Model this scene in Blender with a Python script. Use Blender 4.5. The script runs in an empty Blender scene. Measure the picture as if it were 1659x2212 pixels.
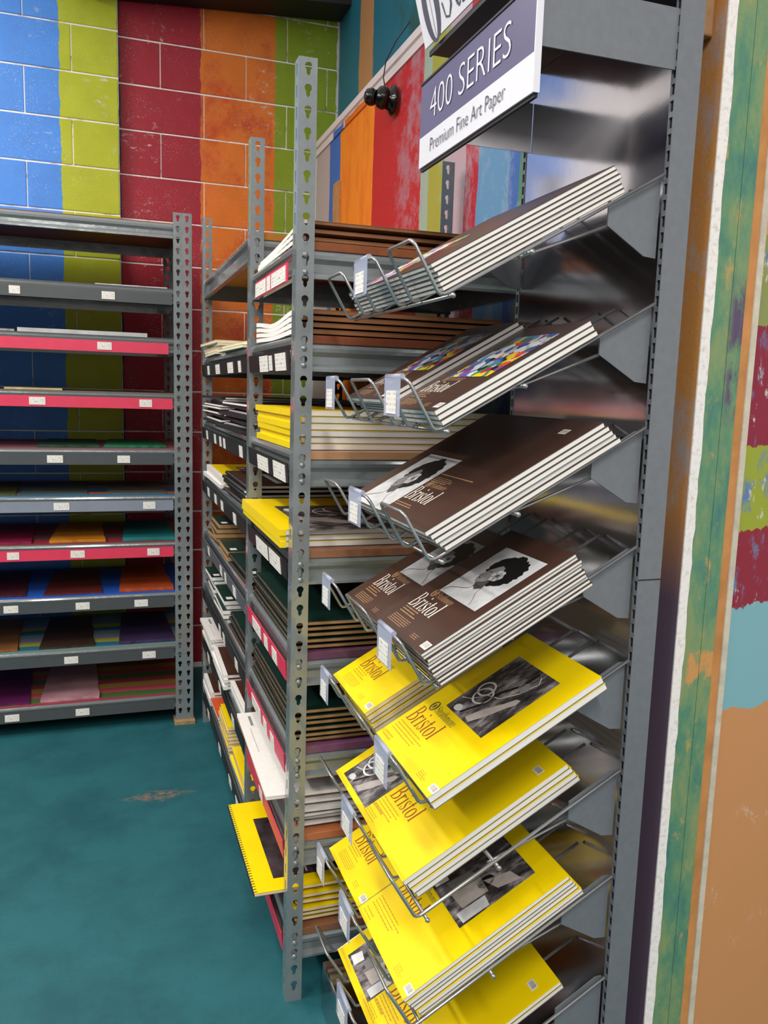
import bpy, bmesh, math, random
from mathutils import Matrix, Vector
random.seed(7)
scn = bpy.context.scene
COL = scn.collection
# ------------------------------------------------------------------ camera
F_PX, YAW, PITCH, ROLL, CAM_Z = 1789.3, .3277, .1438, .0305, 1.475
fw = Vector((math.sin(YAW)*math.cos(PITCH), math.cos(YAW)*math.cos(PITCH), -math.sin(PITCH)))
rt = Vector((math.cos(YAW), -math.sin(YAW), 0)); up = rt.cross(fw)
r_ = rt*math.cos(ROLL) + up*math.sin(ROLL); u_ = up*math.cos(ROLL) - rt*math.sin(ROLL)
cam = bpy.data.objects.new('camera', bpy.data.cameras.new('camera')); COL.objects.link(cam)
cam.data.sensor_fit = 'VERTICAL'; cam.data.sensor_height = 36; cam.data.lens = F_PX/2212*36
cam.data.clip_start = .02
M3 = Matrix((r_, u_, -fw)).transposed().to_4x4(); M3.translation = (0, 0, CAM_Z)
cam.matrix_world = M3
scn.camera = cam
# ------------------------------------------------------------------ world, lights, exposure
w = bpy.data.worlds.new('world'); scn.world = w; w.use_nodes = True
w.node_tree.nodes['Background'].inputs[0].default_value = (1.0, .96, .92, 1)
w.node_tree.nodes['Background'].inputs[1].default_value = .55
scn.view_settings.view_transform = 'Standard'; scn.view_settings.look = 'None'
scn.view_settings.gamma = 1; scn.view_settings.exposure = 0.35
scn.view_settings.use_curve_mapping = False
LAMPS = [(-1.1, .9, 3.45, 28), (-1.1, 3.0, 3.45, 26), (-.2, -1.1, 3.45, 60), (-2.85, 1.6, 3.3, 75), (-.7, -2.9, 3.45, 40)]  # last one is an extra unseen lamp added for more level frontal light
# ------------------------------------------------------------------ helpers
def lin(h):
    h = h.lstrip('#'); v = [int(h[i:i+2], 16)/255 for i in (0, 2, 4)]
    return tuple(c/12.92 if c <= .04045 else ((c+.055)/1.055)**2.4 for c in v) + (1,)
class NT:
    def __init__(s, name):
        s.m = bpy.data.materials.new(name); s.m.use_nodes = True; s.t = s.m.node_tree
        s.b = s.t.nodes['Principled BSDF']
    def n(s, typ, **kw):
        nd = s.t.nodes.new(typ)
        for k, v in kw.items():
            if k.startswith('i_'):
                key = k[2:]; key = int(key) if key.isdigit() else key.replace('_', ' ')
                inp = nd.inputs[key]
                if hasattr(v, 'is_output') or isinstance(v, bpy.types.NodeSocket): s.t.links.new(v, inp)
                else: inp.default_value = v
            else: setattr(nd, k, v)
        return nd
    def math(s, op, a, b=0., c=None):
        nd = s.t.nodes.new('ShaderNodeMath'); nd.operation = op
        for i, v in enumerate((a, b, c)):
            if v is None: continue
            if isinstance(v, bpy.types.NodeSocket): s.t.links.new(v, nd.inputs[i])
            else: nd.inputs[i].default_value = v
        return nd.outputs[0]
    def mix(s, f, a, b):
        nd = s.t.nodes.new('ShaderNodeMix'); nd.data_type = 'RGBA'
        for i, v in ((0, f), (6, a), (7, b)):
            if isinstance(v, bpy.types.NodeSocket): s.t.links.new(v, nd.inputs[i])
            else: nd.inputs[i].default_value = v
        return nd.outputs[2]
    def pos(s):
        g = s.t.nodes.new('ShaderNodeNewGeometry'); x = s.t.nodes.new('ShaderNodeSeparateXYZ')
        s.t.links.new(g.outputs['Position'], x.inputs[0]); return g.outputs['Position'], x.outputs
    def noise(s, vec, scale, detail=4, rough=.6, out=0):
        nd = s.n('ShaderNodeTexNoise', i_Scale=scale, i_Detail=detail, i_Roughness=rough)
        if vec is not None: s.t.links.new(vec, nd.inputs['Vector'])
        return nd.outputs[out]
    def ramp(s, f, stops, interp='LINEAR'):
        nd = s.t.nodes.new('ShaderNodeValToRGB'); cr = nd.color_ramp; cr.interpolation = interp
        while len(cr.elements) < len(stops): cr.elements.new(.5)
        for e, (p, c) in zip(cr.elements, stops): e.position = p; e.color = c
        if isinstance(f, bpy.types.NodeSocket): s.t.links.new(f, nd.inputs[0])
        return nd.outputs[0]
    def step(s, v, lo, hi):
        nd = s.n('ShaderNodeMapRange', i_1=lo, i_2=hi); s.t.links.new(v, nd.inputs[0]); return nd.outputs[0]
    def scalevec(s, vec, sc):
        nd = s.n('ShaderNodeMapping', vector_type='POINT'); s.t.links.new(vec, nd.inputs[0]); nd.inputs['Scale'].default_value = sc; return nd.outputs[0]
    def done(s, col=None, rough=.5, metal=0., bump=None, bstr=.3, bdist=.002, spec=None):
        if col is not None:
            if isinstance(col, bpy.types.NodeSocket): s.t.links.new(col, s.b.inputs['Base Color'])
            else: s.b.inputs['Base Color'].default_value = col
        if isinstance(rough, bpy.types.NodeSocket): s.t.links.new(rough, s.b.inputs['Roughness'])
        else: s.b.inputs['Roughness'].default_value = rough
        s.b.inputs['Metallic'].default_value = metal
        if spec is not None: s.b.inputs['Specular IOR Level'].default_value = spec
        if bump is not None:
            bn = s.n('ShaderNodeBump', i_Strength=bstr, i_Distance=bdist); s.t.links.new(bump, bn.inputs['Height'])
            s.t.links.new(bn.outputs[0], s.b.inputs['Normal'])
        return s.m
MC = {}
def plain(h, rough=.55, metal=0., var=.12, scale=30., bump=0., name=None, spec=None):
    key = (h, rough, metal, var, scale, bump)
    if key in MC: return MC[key]
    t = NT(name or 'paint_' + h.strip('#'))
    tc = t.n('ShaderNodeTexCoord')
    nz = t.noise(tc.outputs['Object'], scale)
    c = lin(h); d = tuple(v*(1-var*1.6) for v in c[:3]) + (1,); e = tuple(min(1, v*(1+var)) for v in c[:3]) + (1,)
    MC[key] = t.done(t.ramp(nz, [(.3, d), (.7, e)]), rough, metal, nz if bump else None, bump, spec=spec)
    return MC[key]
class MB:
    def __init__(s): s.v = []; s.f = []; s.m = []; s.mats = []; s.smooth = []
    def mi(s, mat):
        if mat not in s.mats: s.mats.append(mat)
        return s.mats.index(mat)
    def face(s, pts, mat=None, sm=False):
        b = len(s.v); s.v += [tuple(p) for p in pts]; s.f.append(tuple(range(b, b+len(pts)))); s.m.append(s.mi(mat) if mat else 0); s.smooth.append(sm)
    def box(s, x0, x1, y0, y1, z0, z1, mat=None):
        b = len(s.v)
        s.v += [(x, y, z) for z in (z0, z1) for y in (y0, y1) for x in (x0, x1)]
        for q in ((0, 2, 3, 1), (4, 5, 7, 6), (0, 1, 5, 4), (2, 6, 7, 3), (0, 4, 6, 2), (1, 3, 7, 5)):
            s.f.append(tuple(b+i for i in q)); s.m.append(s.mi(mat) if mat else 0); s.smooth.append(False)
        return s
    def slab(s, x0, x1, y0, y1, z0, z1, bend=None, n=12):
        if bend is None: return s.box(x0, x1, y0, y1, z0, z1)
        b = len(s.v)
        for i in range(n+1):
            y = y0+(y1-y0)*i/n; h = bend(y)
            s.v += [(x0, y, z0+h), (x1, y, z0+h), (x1, y, z1+h), (x0, y, z1+h)]
        for i in range(n):
            a = b+4*i
            for k in range(4): s.f.append((a+k, a+4+k, a+4+(k+1) % 4, a+(k+1) % 4)); s.m.append(0); s.smooth.append(False)
        s.f += [(b, b+1, b+2, b+3), (b+4*n+3, b+4*n+2, b+4*n+1, b+4*n)]; s.m += [0, 0]; s.smooth += [False]*2
        return s
    def prism(s, prof, axis, a0, a1, mat=None, sm=False):
        # prof: list of (p,q); axis 'x': (a,p,q) ; 'y': (p,a,q) ; 'z': (p,q,a)
        f = {'x': lambda a, p, q: (a, p, q), 'y': lambda a, p, q: (p, a, q), 'z': lambda a, p, q: (p, q, a)}[axis]
        b = len(s.v); n = len(prof); mi = s.mi(mat) if mat else 0
        s.v += [f(a0, *p) for p in prof] + [f(a1, *p) for p in prof]
        for i in range(n):
            j = (i+1) % n; s.f.append((b+i, b+j, b+n+j, b+n+i)); s.m.append(mi); s.smooth.append(sm)
        s.f.append(tuple(b+i for i in range(n))[::-1]); s.f.append(tuple(b+n+i for i in range(n))); s.m += [mi, mi]; s.smooth += [False, False]
        return s
    def tube(s, pts, r, n=8, closed=False):
        P = [Vector(p) for p in pts]; b = len(s.v); N = len(P)
        prev = None
        for i, p in enumerate(P):
            if closed: d = (P[(i+1) % N]-P[i-1]).normalized()
            else: d = ((P[min(i+1, N-1)]-P[i]).normalized()+(P[i]-P[max(i-1, 0)]).normalized())
            d = d.normalized() if d.length > 1e-9 else Vector((0, 0, 1))
            if prev is None:
                a = d.cross(Vector((0, 0, 1)));
                if a.length < 1e-3: a = d.cross(Vector((1, 0, 0)))
            else: a = prev - d*prev.dot(d)
            a.normalize(); prev = a; c = d.cross(a)
            s.v += [tuple(p + (a*math.cos(t)+c*math.sin(t))*r) for t in [2*math.pi*k/n for k in range(n)]]
        R = N if closed else N-1
        for i in range(R):
            for k in range(n):
                i2 = (i+1) % N
                s.f.append((b+i*n+k, b+i*n+(k+1) % n, b+i2*n+(k+1) % n, b+i2*n+k)); s.m.append(0); s.smooth.append(True)
        if not closed:
            s.f += [tuple(b+k for k in range(n))[::-1], tuple(b+(N-1)*n+k for k in range(n))]; s.m += [0, 0]; s.smooth += [False]*2
        return s
    def lathe(s, prof, n=20, org=(0, 0, 0), ax=(0, 0, 1)):
        q = Vector((0, 0, 1)).rotation_difference(Vector(ax).normalized()); b = len(s.v); o = Vector(org)
        for r, z in prof:
            for k in range(n):
                t = 2*math.pi*k/n; s.v.append(tuple(o + q @ Vector((r*math.cos(t), r*math.sin(t), z))))
        for i in range(len(prof)-1):
            for k in range(n):
                s.f.append((b+i*n+k, b+i*n+(k+1) % n, b+(i+1)*n+(k+1) % n, b+(i+1)*n+k)); s.m.append(0); s.smooth.append(True)
        return s
    def mesh(s, name, mat=None):
        me = bpy.data.meshes.new(name); me.from_pydata(s.v, [], s.f)
        if s.mats:
            for m in s.mats: me.materials.append(m)
            me.polygons.foreach_set('material_index', s.m)
        elif mat: me.materials.append(mat)
        me.polygons.foreach_set('use_smooth', s.smooth); me.update()
        return me
    def build(s, name, mat=None, parent=None, loc=None, bevel=0):
        o = link(name, s.mesh(name, mat), parent)
        if loc: o.location = loc
        if bevel:
            bv = o.modifiers.new('bevel', 'BEVEL'); bv.width = bevel; bv.segments = 2; bv.limit_method = 'ANGLE'
        return o
def link(name, me, parent=None):
    o = bpy.data.objects.new(name, me); COL.objects.link(o)
    if parent: o.parent = parent
    return o
def tag(o, label=None, cat=None, group=None, kind=None):
    if label: o['label'] = label
    if cat: o['category'] = cat
    if group: o['group'] = group
    if kind: o['kind'] = kind
    return o
def thing(name, label, cat, mat4=None, group=None):
    o = bpy.data.objects.new(name, None); COL.objects.link(o); o.empty_display_size = .05
    if mat4 is not None: o.matrix_world = mat4 if isinstance(mat4, Matrix) else Matrix.Translation(mat4)
    return tag(o, label, cat, group)
def struct(o): o['kind'] = 'structure'; return o
ORD = ['top', 'second', 'third', 'fourth', 'fifth', 'sixth', 'seventh', 'eighth', 'ninth', 'tenth', 'eleventh', 'twelfth']
# ------------------------------------------------------------------ materials
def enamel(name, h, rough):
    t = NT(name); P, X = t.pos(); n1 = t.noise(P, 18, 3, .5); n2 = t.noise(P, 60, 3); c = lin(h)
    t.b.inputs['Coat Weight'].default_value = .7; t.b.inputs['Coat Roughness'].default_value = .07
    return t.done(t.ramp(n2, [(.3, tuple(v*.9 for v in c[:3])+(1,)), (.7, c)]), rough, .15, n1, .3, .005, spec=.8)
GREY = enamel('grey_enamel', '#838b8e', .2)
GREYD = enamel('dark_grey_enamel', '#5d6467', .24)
RACK = plain('#797d84', .38, .15, .05, 60, name='rack_grey')
CHROME = plain('#a9a9aa', .26, .75, .05, 60, name='chrome_wire')
BLACK = plain('#17171b', .4, 0, .1, 30, name='black_plastic')
REDSTRIP = plain('#e23a5c', .4, 0, .04, 20, name='red_strip')
WHITE = plain('#e9e6e2', .6, 0, .03, 60, name='white_paper')
PAGES = None
def pages_mat(name, h):
    t = NT(name); tc = t.n('ShaderNodeTexCoord')
    v = t.scalevec(tc.outputs['Object'], (1, 1, 300))
    nz = t.noise(v, 6, 3); c = lin(h)
    return t.done(t.ramp(nz, [(.3, tuple(x*.92 for x in c[:3])+(1,)), (.6, c)]), .7)
PAGES = pages_mat('page_edges', '#f7f4f0'); PAGESC = pages_mat('cream_page_edges', '#eee2c4'); KRAFT = pages_mat('kraft_board', '#b08a5c')
BROWN = plain('#49322a', .32, 0, .08, 12, name='brown_cover'); YELLOW = plain('#ffdc00', .38, 0, .04, 10, name='yellow_cover')
GREEN = plain('#14332c', .4, 0, .12, 12, name='dark_green_cover'); KRAFTC = plain('#8a5a34', .6, 0, .15, 14, name='kraft_cover')
BOARD = plain('#6e665e', .8, 0, .1, 40, name='grey_board'); ORANGEC = plain('#d9582a', .5, 0, .1, 12, name='orange_cover')
BLKC = plain('#20222a', .45, 0, .1, 12, name='black_cover')
COIL = plain('#3a3a3c', .35, .6, .1, 40, name='wire_coil')
INKW = plain('#ece6dc', .5, 0, .02, 30, name='white_ink'); INKR = plain('#9a4a1c', .5, 0, .03, 30, name='rust_ink')
INKG = plain('#b08a62', .5, 0, .03, 30, name='tan_ink'); INKD = plain('#5d5f3a', .5, 0, .03, 30, name='olive_ink')
INKO = plain('#c49a1a', .5, 0, .03, 30, name='ochre_ink'); INKK = plain('#1d1c1e', .5, 0, .03, 30, name='black_ink')
def label_mat():
    t = NT('printed_label'); tc = t.n('ShaderNodeTexCoord'); g = tc.outputs['Generated']
    sx = t.n('ShaderNodeSeparateXYZ'); t.t.links.new(g, sx.inputs[0])
    a = t.math('ADD', sx.outputs[0], sx.outputs[1])
    rows = t.math('GREATER_THAN', t.math('FRACT', t.math('MULTIPLY', sx.outputs[2], 4.3)), .52)
    v = t.n('ShaderNodeCombineXYZ'); t.t.links.new(t.math('MULTIPLY', a, 14.), v.inputs[0]); t.t.links.new(t.math('FLOOR', t.math('MULTIPLY', sx.outputs[2], 4.3)), v.inputs[2])
    nz = t.noise(v.outputs[0], 1.6, 2)
    ink = t.math('MULTIPLY', t.math('GREATER_THAN', nz, .56), rows)
    inb = t.math('MULTIPLY', t.math('GREATER_THAN', sx.outputs[2], .1), t.math('LESS_THAN', sx.outputs[2], .92))
    return t.done(t.mix(t.math('MULTIPLY', t.math('MULTIPLY', ink, inb), .75), lin('#efece6'), lin('#3b3b42')), .55)
LABEL = label_mat()
def barcode_mat():
    t = NT('barcode_print'); tc = t.n('ShaderNodeTexCoord'); sx = t.n('ShaderNodeSeparateXYZ'); t.t.links.new(tc.outputs['Generated'], sx.inputs[0])
    v = t.n('ShaderNodeCombineXYZ'); t.t.links.new(t.math('MULTIPLY', sx.outputs[1], 22.), v.inputs[0])
    bars = t.math('GREATER_THAN', t.noise(v.outputs[0], 1.5, 1), .5)
    def band(s, lo, hi): return t.math('MULTIPLY', t.math('GREATER_THAN', s, lo), t.math('LESS_THAN', s, hi))
    m = t.math('MULTIPLY', bars, t.math('MULTIPLY', band(sx.outputs[0], .22, .88), band(sx.outputs[1], .12, .88)))
    return t.done(t.mix(m, lin('#e6e2da'), lin('#4a4a4e')), .5)
BARCODE = barcode_mat()
def clear_mat():
    t = NT('clear_plastic'); t.b.inputs['Base Color'].default_value = lin('#c4cce6'); t.b.inputs['Roughness'].default_value = .12
    t.b.inputs['IOR'].default_value = 1.45; t.b.inputs['Alpha'].default_value = .55
    return t.m
CLEAR = clear_mat()
def art_mat():
    t = NT('colour_artwork'); tc = t.n('ShaderNodeTexCoord')
    vec = t.n('ShaderNodeVectorMath', operation='ADD'); t.t.links.new(tc.outputs['Object'], vec.inputs[0])
    nz = t.noise(tc.outputs['Object'], 40, 3, out=1)
    sc = t.n('ShaderNodeVectorMath', operation='SCALE'); t.t.links.new(nz, sc.inputs[0]); sc.inputs['Scale'].default_value = .03; t.t.links.new(sc.outputs[0], vec.inputs[1])
    vo = t.n('ShaderNodeTexVoronoi', i_Scale=55.); t.t.links.new(vec.outputs[0], vo.inputs['Vector'])
    sx = t.n('ShaderNodeSeparateColor'); t.t.links.new(vo.outputs['Color'], sx.inputs[0])
    cols = ['#d8d8dc', '#e8c81e', '#2f5fb0', '#cf1f7a', '#b8c4cc', '#e2502c', '#3a8a4a', '#20202a', '#8a50a0', '#d0d8e0', '#e0d030', '#5090c0']
    return t.done(t.ramp(sx.outputs[0], [(i/len(cols), lin(c)) for i, c in enumerate(cols)], 'CONSTANT'), .4)
ART = art_mat()
def photo_mat():
    t = NT('grey_photograph'); tc = t.n('ShaderNodeTexCoord'); nz = t.noise(t.scalevec(tc.outputs['Object'], (1, 2.2, 1)), 22, 5, .65)
    return t.done(t.ramp(nz, [(.3, lin('#191719')), (.48, lin('#4c484a')), (.6, lin('#8d878a')), (.75, lin('#c9c2c2'))]), .35)
PHOTO = photo_mat()
PHG = [plain(c, .4, 0, .12, 40, name='photo_grey') for c in ('#d3d5d8', '#191818', '#8e8c8d', '#55524f', '#b8b0ac', '#efeff0')]
# ------------------------------------------------------------------ STRUCTURE
YB, YBR, XR = 4.259, 4.317, 1.0416
XSPLIT = .09
def wall_paint():
    t = NT('striped_block_paint'); P, X = t.pos()
    wob = t.math('MULTIPLY', t.math('SUBTRACT', t.noise(t.scalevec(P, (1, 1, 2.)), 6, 5), .5), .03)
    x = t.math('ADD', X[0], wob)
    x01 = t.step(x, -1.2, 1.3)
    def f(v): return (v+1.2)/2.5
    red = lin('#a5182f'); 
    cols = [(-1.2, '#4690ee'), (-.165, '#b4bf18'), (.083, '#27374a'), (.094, '#a2152e'), (.462, '#e2781a'), (.822, '#86a010'), (1.14, '#d8d4d2')]
    base = t.ramp(x01, [(f(a), lin(c)) for a, c in cols], 'CONSTANT')
    # mottling of the paint
    big = t.noise(P, 5, 6, .7); 
    orange = t.math('MULTIPLY', t.step(x, .46, .47), t.math('SUBTRACT', 1, t.step(x, .81, .82)))
    base = t.mix(t.math('MULTIPLY', orange, t.step(big, .48, .66)), base, lin('#cc4a14'))
    base = t.mix(t.math('MULTIPLY', t.step(t.noise(P, 9, 5), .35, .7), .28), base, t.mix(.5, base, lin('#40300a')))
    # worn white specks and scuffs
    fine = t.noise(P, 190, 3, .7); patch = t.noise(P, 6, 4, .6)
    speck = t.math('MULTIPLY', t.step(fine, .60, .70), t.step(patch, .44, .64))
    scuff = t.math('MULTIPLY', t.step(t.noise(t.scalevec(P, (1, 1, 1.6)), 26, 6, .75), .57, .66), t.step(t.noise(P, 3.1, 3), .56, .64))
    base = t.mix(t.math('MAXIMUM', t.math('MULTIPLY', speck, .9), t.math('MULTIPLY', scuff, .7)), base, lin('#dcdde0'))
    return t.done(base, .55, 0, fine, .35, .002)
WALLP = wall_paint()
def mortar_mat():
    t = NT('worn_mortar'); P, X = t.pos(); nz = t.noise(t.scalevec(P, (1, 1, 3)), 7, 4)
    return t.done(t.mix(t.step(nz, .30, .46), lin('#8a7a74'), lin('#f0eeec')), .8, 0, t.noise(P, 120), .4)
MORTAR = mortar_mat()
Z0 = 3.073; CH = .2032
wall = MB(); wall.box(-1.6, XSPLIT, YB+.0035, YB+.25, 0, 3.6); wall.box(XSPLIT, 1.4, YBR+.0035, YBR+.19, 0, 3.6)
wall_back = struct(wall.build('wall_back', MORTAR))
cache = {}
def block(x0, x1, zt, yb):
    g = .0035; gx = .0022
    k = round(x1-x0, 3)
    if k not in cache: cache[k] = MB().box(gx, k-gx, 0, .05, -CH+g, -g).mesh('block', WALLP)
    o = link('block', cache[k], wall_back); o.location = (x0, yb+random.uniform(-.0012, .0012), zt)
    bv = o.modifiers.new('bevel', 'BEVEL'); bv.width = .003; bv.segments = 2
for i in range(-2, 16):
    zt = Z0-CH*i
    if zt-CH < -.15: continue
    xs = [-.72, -.313, XSPLIT] if i % 2 else [-.52, -.113, XSPLIT]
    for a, b in zip(xs[:-1], xs[1:]): block(a, b, zt, YB)
    xs = [XSPLIT, .281, .687, 1.094, 1.2] if i % 2 == 0 else [XSPLIT, .484, .890, 1.2]
    for a, b in zip(xs[:-1], xs[1:]): block(a, b, zt, YBR)
# right wall
def rwall_mat():
    t = NT('striped_wall_paint'); P, X = t.pos()
    wob = t.math('MULTIPLY', t.math('SUBTRACT', t.noise(t.scalevec(P, (1, 1, .8)), 5, 5), .5), .05)
    y = t.math('ADD', X[1], wob); y0, y1 = 1.1, 4.5
    def f(v): return (v-y0)/(y1-y0)
    cols = [(1.1, '#cf9150'), (1.6, '#4a8a6a'), (2.03, '#3a68b4'), (2.10, '#5f93bd'), (2.30, '#b41f36'), (2.39, '#b9a2ae'), (2.56, '#a0a03a'), (2.70, '#9ab0a0'), (2.775, '#b81a24'), (3.33, '#f08a1c'), (3.83, '#2f6ac0'), (4.01, '#b8aab0'), (4.285, '#e4e2e4')]
    base = t.ramp(t.step(y, y0, y1), [(f(a), lin(c)) for a, c in cols], 'CONSTANT')
    st = t.noise(t.scalevec(P, (1, 1, .25)), 13, 6, .7)
    inred = t.math('MULTIPLY', t.step(y, 2.75, 2.8), t.math('SUBTRACT', 1, t.step(y, 2.95, 3.12)))
    base = t.mix(t.math('MULTIPLY', inred, t.math('MULTIPLY', t.step(t.noise(P, 7, 6, .75), .46, .6), .7)), base, lin('#a08a9c'))
    inor = t.math('MULTIPLY', t.step(y, 3.32, 3.34), t.math('SUBTRACT', 1, t.step(y, 3.8, 3.83)))
    base = t.mix(t.math('MULTIPLY', inor, t.math('MULTIPLY', t.step(st, .48, .62), .55)), base, lin('#d9581a'))
    left = t.math('SUBTRACT', 1, t.step(y, 2.75, 2.77))
    base = t.mix(t.math('MULTIPLY', left, t.math('MULTIPLY', t.step(t.noise(t.scalevec(P, (1, 1, .6)), 10, 6, .75), .5, .64), .6)), base, lin('#9fb0c0'))
    fine = t.noise(P, 170, 3, .7)
    base = t.mix(t.math('MULTIPLY', t.step(fine, .62, .72), .35), base, lin('#d8ccd0'))
    # lower part of the bare brown end near the opening is purple grey
    low = t.math('MULTIPLY', t.math('SUBTRACT', 1, t.step(y, 1.9, 1.95)), t.math('SUBTRACT', 1, t.step(t.math('ADD', X[2], wob), 1.12, 1.3)))
    base = t.mix(low, base, lin('#6a5a6e'))
    return t.done(base, .5, 0, fine, .25, .002)
RW = rwall_mat()
wall_right = struct(MB().box(XR, XR+.2, 1.7, YBR, 0, 2.64).build('wall_right', RW))
def upper_mat():
    t = NT('teal_upper_paint'); P, X = t.pos()
    y = t.math('ADD', X[1], t.math('MULTIPLY', t.math('SUBTRACT', t.noise(P, 3, 3), .5), .09))
    str1 = t.math('MULTIPLY', t.step(y, 3.74, 3.75), t.math('SUBTRACT', 1, t.step(y, 3.94, 3.95)))
    b = t.mix(t.math('MULTIPLY', t.step(t.noise(P, 4, 5), .45, .6), t.math('SUBTRACT', 1, t.step(y, 3.35, 3.5))), lin('#1f7088'), lin('#245a56'))
    return t.done(t.mix(str1, b, lin('#b98a5c')), .5)
wall_upper = struct(MB().box(1.155, 1.3, 1.7, YBR+.01, 2.60, 3.6).build('wall_right_upper', upper_mat()))
def cap_mat():
    t = NT('white_ledge_paint'); P, X = t.pos(); y = t.math('ADD', X[1], t.math('MULTIPLY', t.noise(P, 9, 4), .1))
    low = t.math('SUBTRACT', 1, t.step(t.math('ADD', X[2], t.math('MULTIPLY', t.noise(P, 14, 4), .03)), 2.672, 2.678))
    inr = t.math('MULTIPLY', t.step(y, 3.42, 3.44), t.math('SUBTRACT', 1, t.step(y, 3.8, 3.82)))
    inb = t.math('MULTIPLY', t.step(y, 3.82, 3.84), t.math('SUBTRACT', 1, t.step(y, 3.98, 4.0)))
    c = t.mix(t.math('MULTIPLY', low, inr), lin('#dcd6da'), lin('#d8701c')); c = t.mix(t.math('MULTIPLY', low, inb), c, lin('#2f6ac0'))
    return t.done(c, .5)
CAP = cap_mat()
m = MB()
m.prism([(XR-.006, 2.635), (XR-.006, 2.665), (XR-.014, 2.67), (XR-.014, 2.698), (XR-.004, 2.71), (XR+.2, 2.71), (XR+.2, 2.635)], 'y', 1.7, YBR-.002)
struct(m.build('trim_1', CAP)); bpy.data.objects['trim_1']['label'] = 'white painted ledge along the top of the striped wall'
# bare timber batten on the wall
tag(MB().box(XR-.014, XR-.001, 3.81, 3.90, .5, 2.42).build('wood_batten', plain('#b98a58', .7, 0, .15, 30)), 'thin bare wood batten standing against the striped wall over blue paint', 'batten')
# wall end beside the rack
wall_end = struct(MB().box(.964, 1.35, 1.193, 1.695, 0, 3.4).build('wall_end', RW))
def green_mat():
    t = NT('green_layered_paint'); P, X = t.pos(); V = t.scalevec(P, (1, 1, .45)); n1 = t.noise(V, 14, 7, .72); n2 = t.noise(V, 31, 6, .7)
    c = t.ramp(n1, [(.32, lin('#3c7674')), (.46, lin('#5b8c6c')), (.58, lin('#7f9668')), (.72, lin('#8f965a'))])
    c = t.mix(t.step(n2, .58, .68), c, lin('#b59a62'))
    zc = t.math('ADD', X[2], t.math('MULTIPLY', n1, .15))
    patch = t.math('MULTIPLY', t.math('MULTIPLY', t.step(zc, 1.5, 1.55), t.math('SUBTRACT', 1, t.step(zc, 1.72, 1.78))), t.step(X[0], 1.015, 1.03))
    c = t.mix(t.math('MULTIPLY', patch, t.step(n2, .42, .55)), c, lin('#5b4a68'))
    pp = t.math('MULTIPLY', t.math('MULTIPLY', t.step(zc, 1.055, 1.06), t.math('SUBTRACT', 1, t.step(zc, 1.11, 1.115))), t.step(X[0], .99, .995))
    c = t.mix(t.math('MULTIPLY', pp, t.step(n2, .42, .5)), c, lin('#cf9455'))
    return t.done(c, .55, 0, n2, .3)
GP = green_mat()
def plaster_mat():
    t = NT('rough_white_plaster'); P, X = t.pos(); nz = t.noise(P, 90, 5, .7)
    return t.done(t.ramp(nz, [(.32, lin('#d2cac6')), (.5, lin('#f2edeb'))]), .85, 0, nz, .35, .002)
def ragged(x0, x1, y0, y1, z0, z1, amp, n=160):
    mb = MB(); b = 0
    pr = []
    for i in range(n+1):
        z = z0+(z1-z0)*i/n; pr.append((x1+random.uniform(-amp, amp), z))
    prof = [(x0, z0)] + pr + [(x0, z1)]
    mb.prism(prof, 'y', y0, y1); return mb
tag(ragged(.964, .983, 1.1895, 1.1925, 0, 3.4, .0016).build('plaster_edge', plaster_mat(), wall_end), 'rough white plaster edge')
MB().box(.983, 1.0195, 1.19, 1.1935, 0, 3.4).build('plank', GP, wall_end, bevel=.001)
MB().box(1.0205, 1.049, 1.19, 1.1935, 0, 3.4).build('plank', GP, wall_end, bevel=.001)
ORP = plain('#c98a4e', .55, 0, .15, 14, name='peach_brown_paint')
tag(MB().box(1.0495, 1.0665, 1.1912, 1.1935, 0, 3.4).build('plank', ORP, wall_end), 'narrow orange-brown painted strip')
tag(MB().box(1.067, 1.0785, 1.188, 1.1935, 0, 3.4).build('corner_bead', plain('#cfc6b4', .6, 0, .12, 40), wall_end), 'cream edge bead')
def panel_mat():
    t = NT('layered_panel_paint'); P, X = t.pos(); V = t.scalevec(P, (1, 1, .4)); n1 = t.noise(V, 16, 7, .72); n2 = t.noise(V, 40, 6, .75)
    z = t.math('ADD', X[2], t.math('MULTIPLY', t.math('SUBTRACT', n1, .5), .06)); z = t.math('ADD', z, t.math('MULTIPLY', X[0], -.12)); zo = -.135
    def f(v): return v/3
    cols = [(0, '#cb8f5c'), (.905+zo, '#7fb2bc'), (1.105+zo, '#8e1c34'), (1.24+zo, '#9aa42c'), (1.40+zo, '#8c1a38'), (1.60+zo, '#8d9450'), (1.76+zo, '#cf9a68')]
    c = t.ramp(t.math('DIVIDE', z, 3.), [(f(max(a, 0)), lin(h)) for a, h in cols], 'CONSTANT')
    mid = t.math('MULTIPLY', t.step(z, 1.10+zo, 1.12+zo), t.math('SUBTRACT', 1, t.step(z, 1.74+zo, 1.78+zo)))
    c = t.mix(t.math('MULTIPLY', mid, t.step(n1, .52, .6)), c, lin('#5b7fa8'))
    c = t.mix(t.math('MULTIPLY', mid, t.step(n2, .6, .66)), c, lin('#d8cfc8'))
    sc = t.math('MULTIPLY', t.step(t.noise(t.scalevec(P, (1, 1, .6)), 42, 6, .75), .55, .64), t.step(t.noise(P, 5, 3), .54, .62))
    c = t.mix(t.math('MULTIPLY', sc, .7), c, lin('#d9c9bd'))
    return t.done(c, .55, 0, n2, .25)
MB().box(1.079, 2.6, 1.1915, 1.1935, 0, 3.4).build('panel', panel_mat(), wall_end)
tag(MB().box(.93, .962, 1.22, 1.30, 2.07, 2.13).build('wood_block', plain('#a9805a', .6, 0, .15, 30), wall_end, bevel=.004), 'square wooden block fixed high on the wall')
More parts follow.
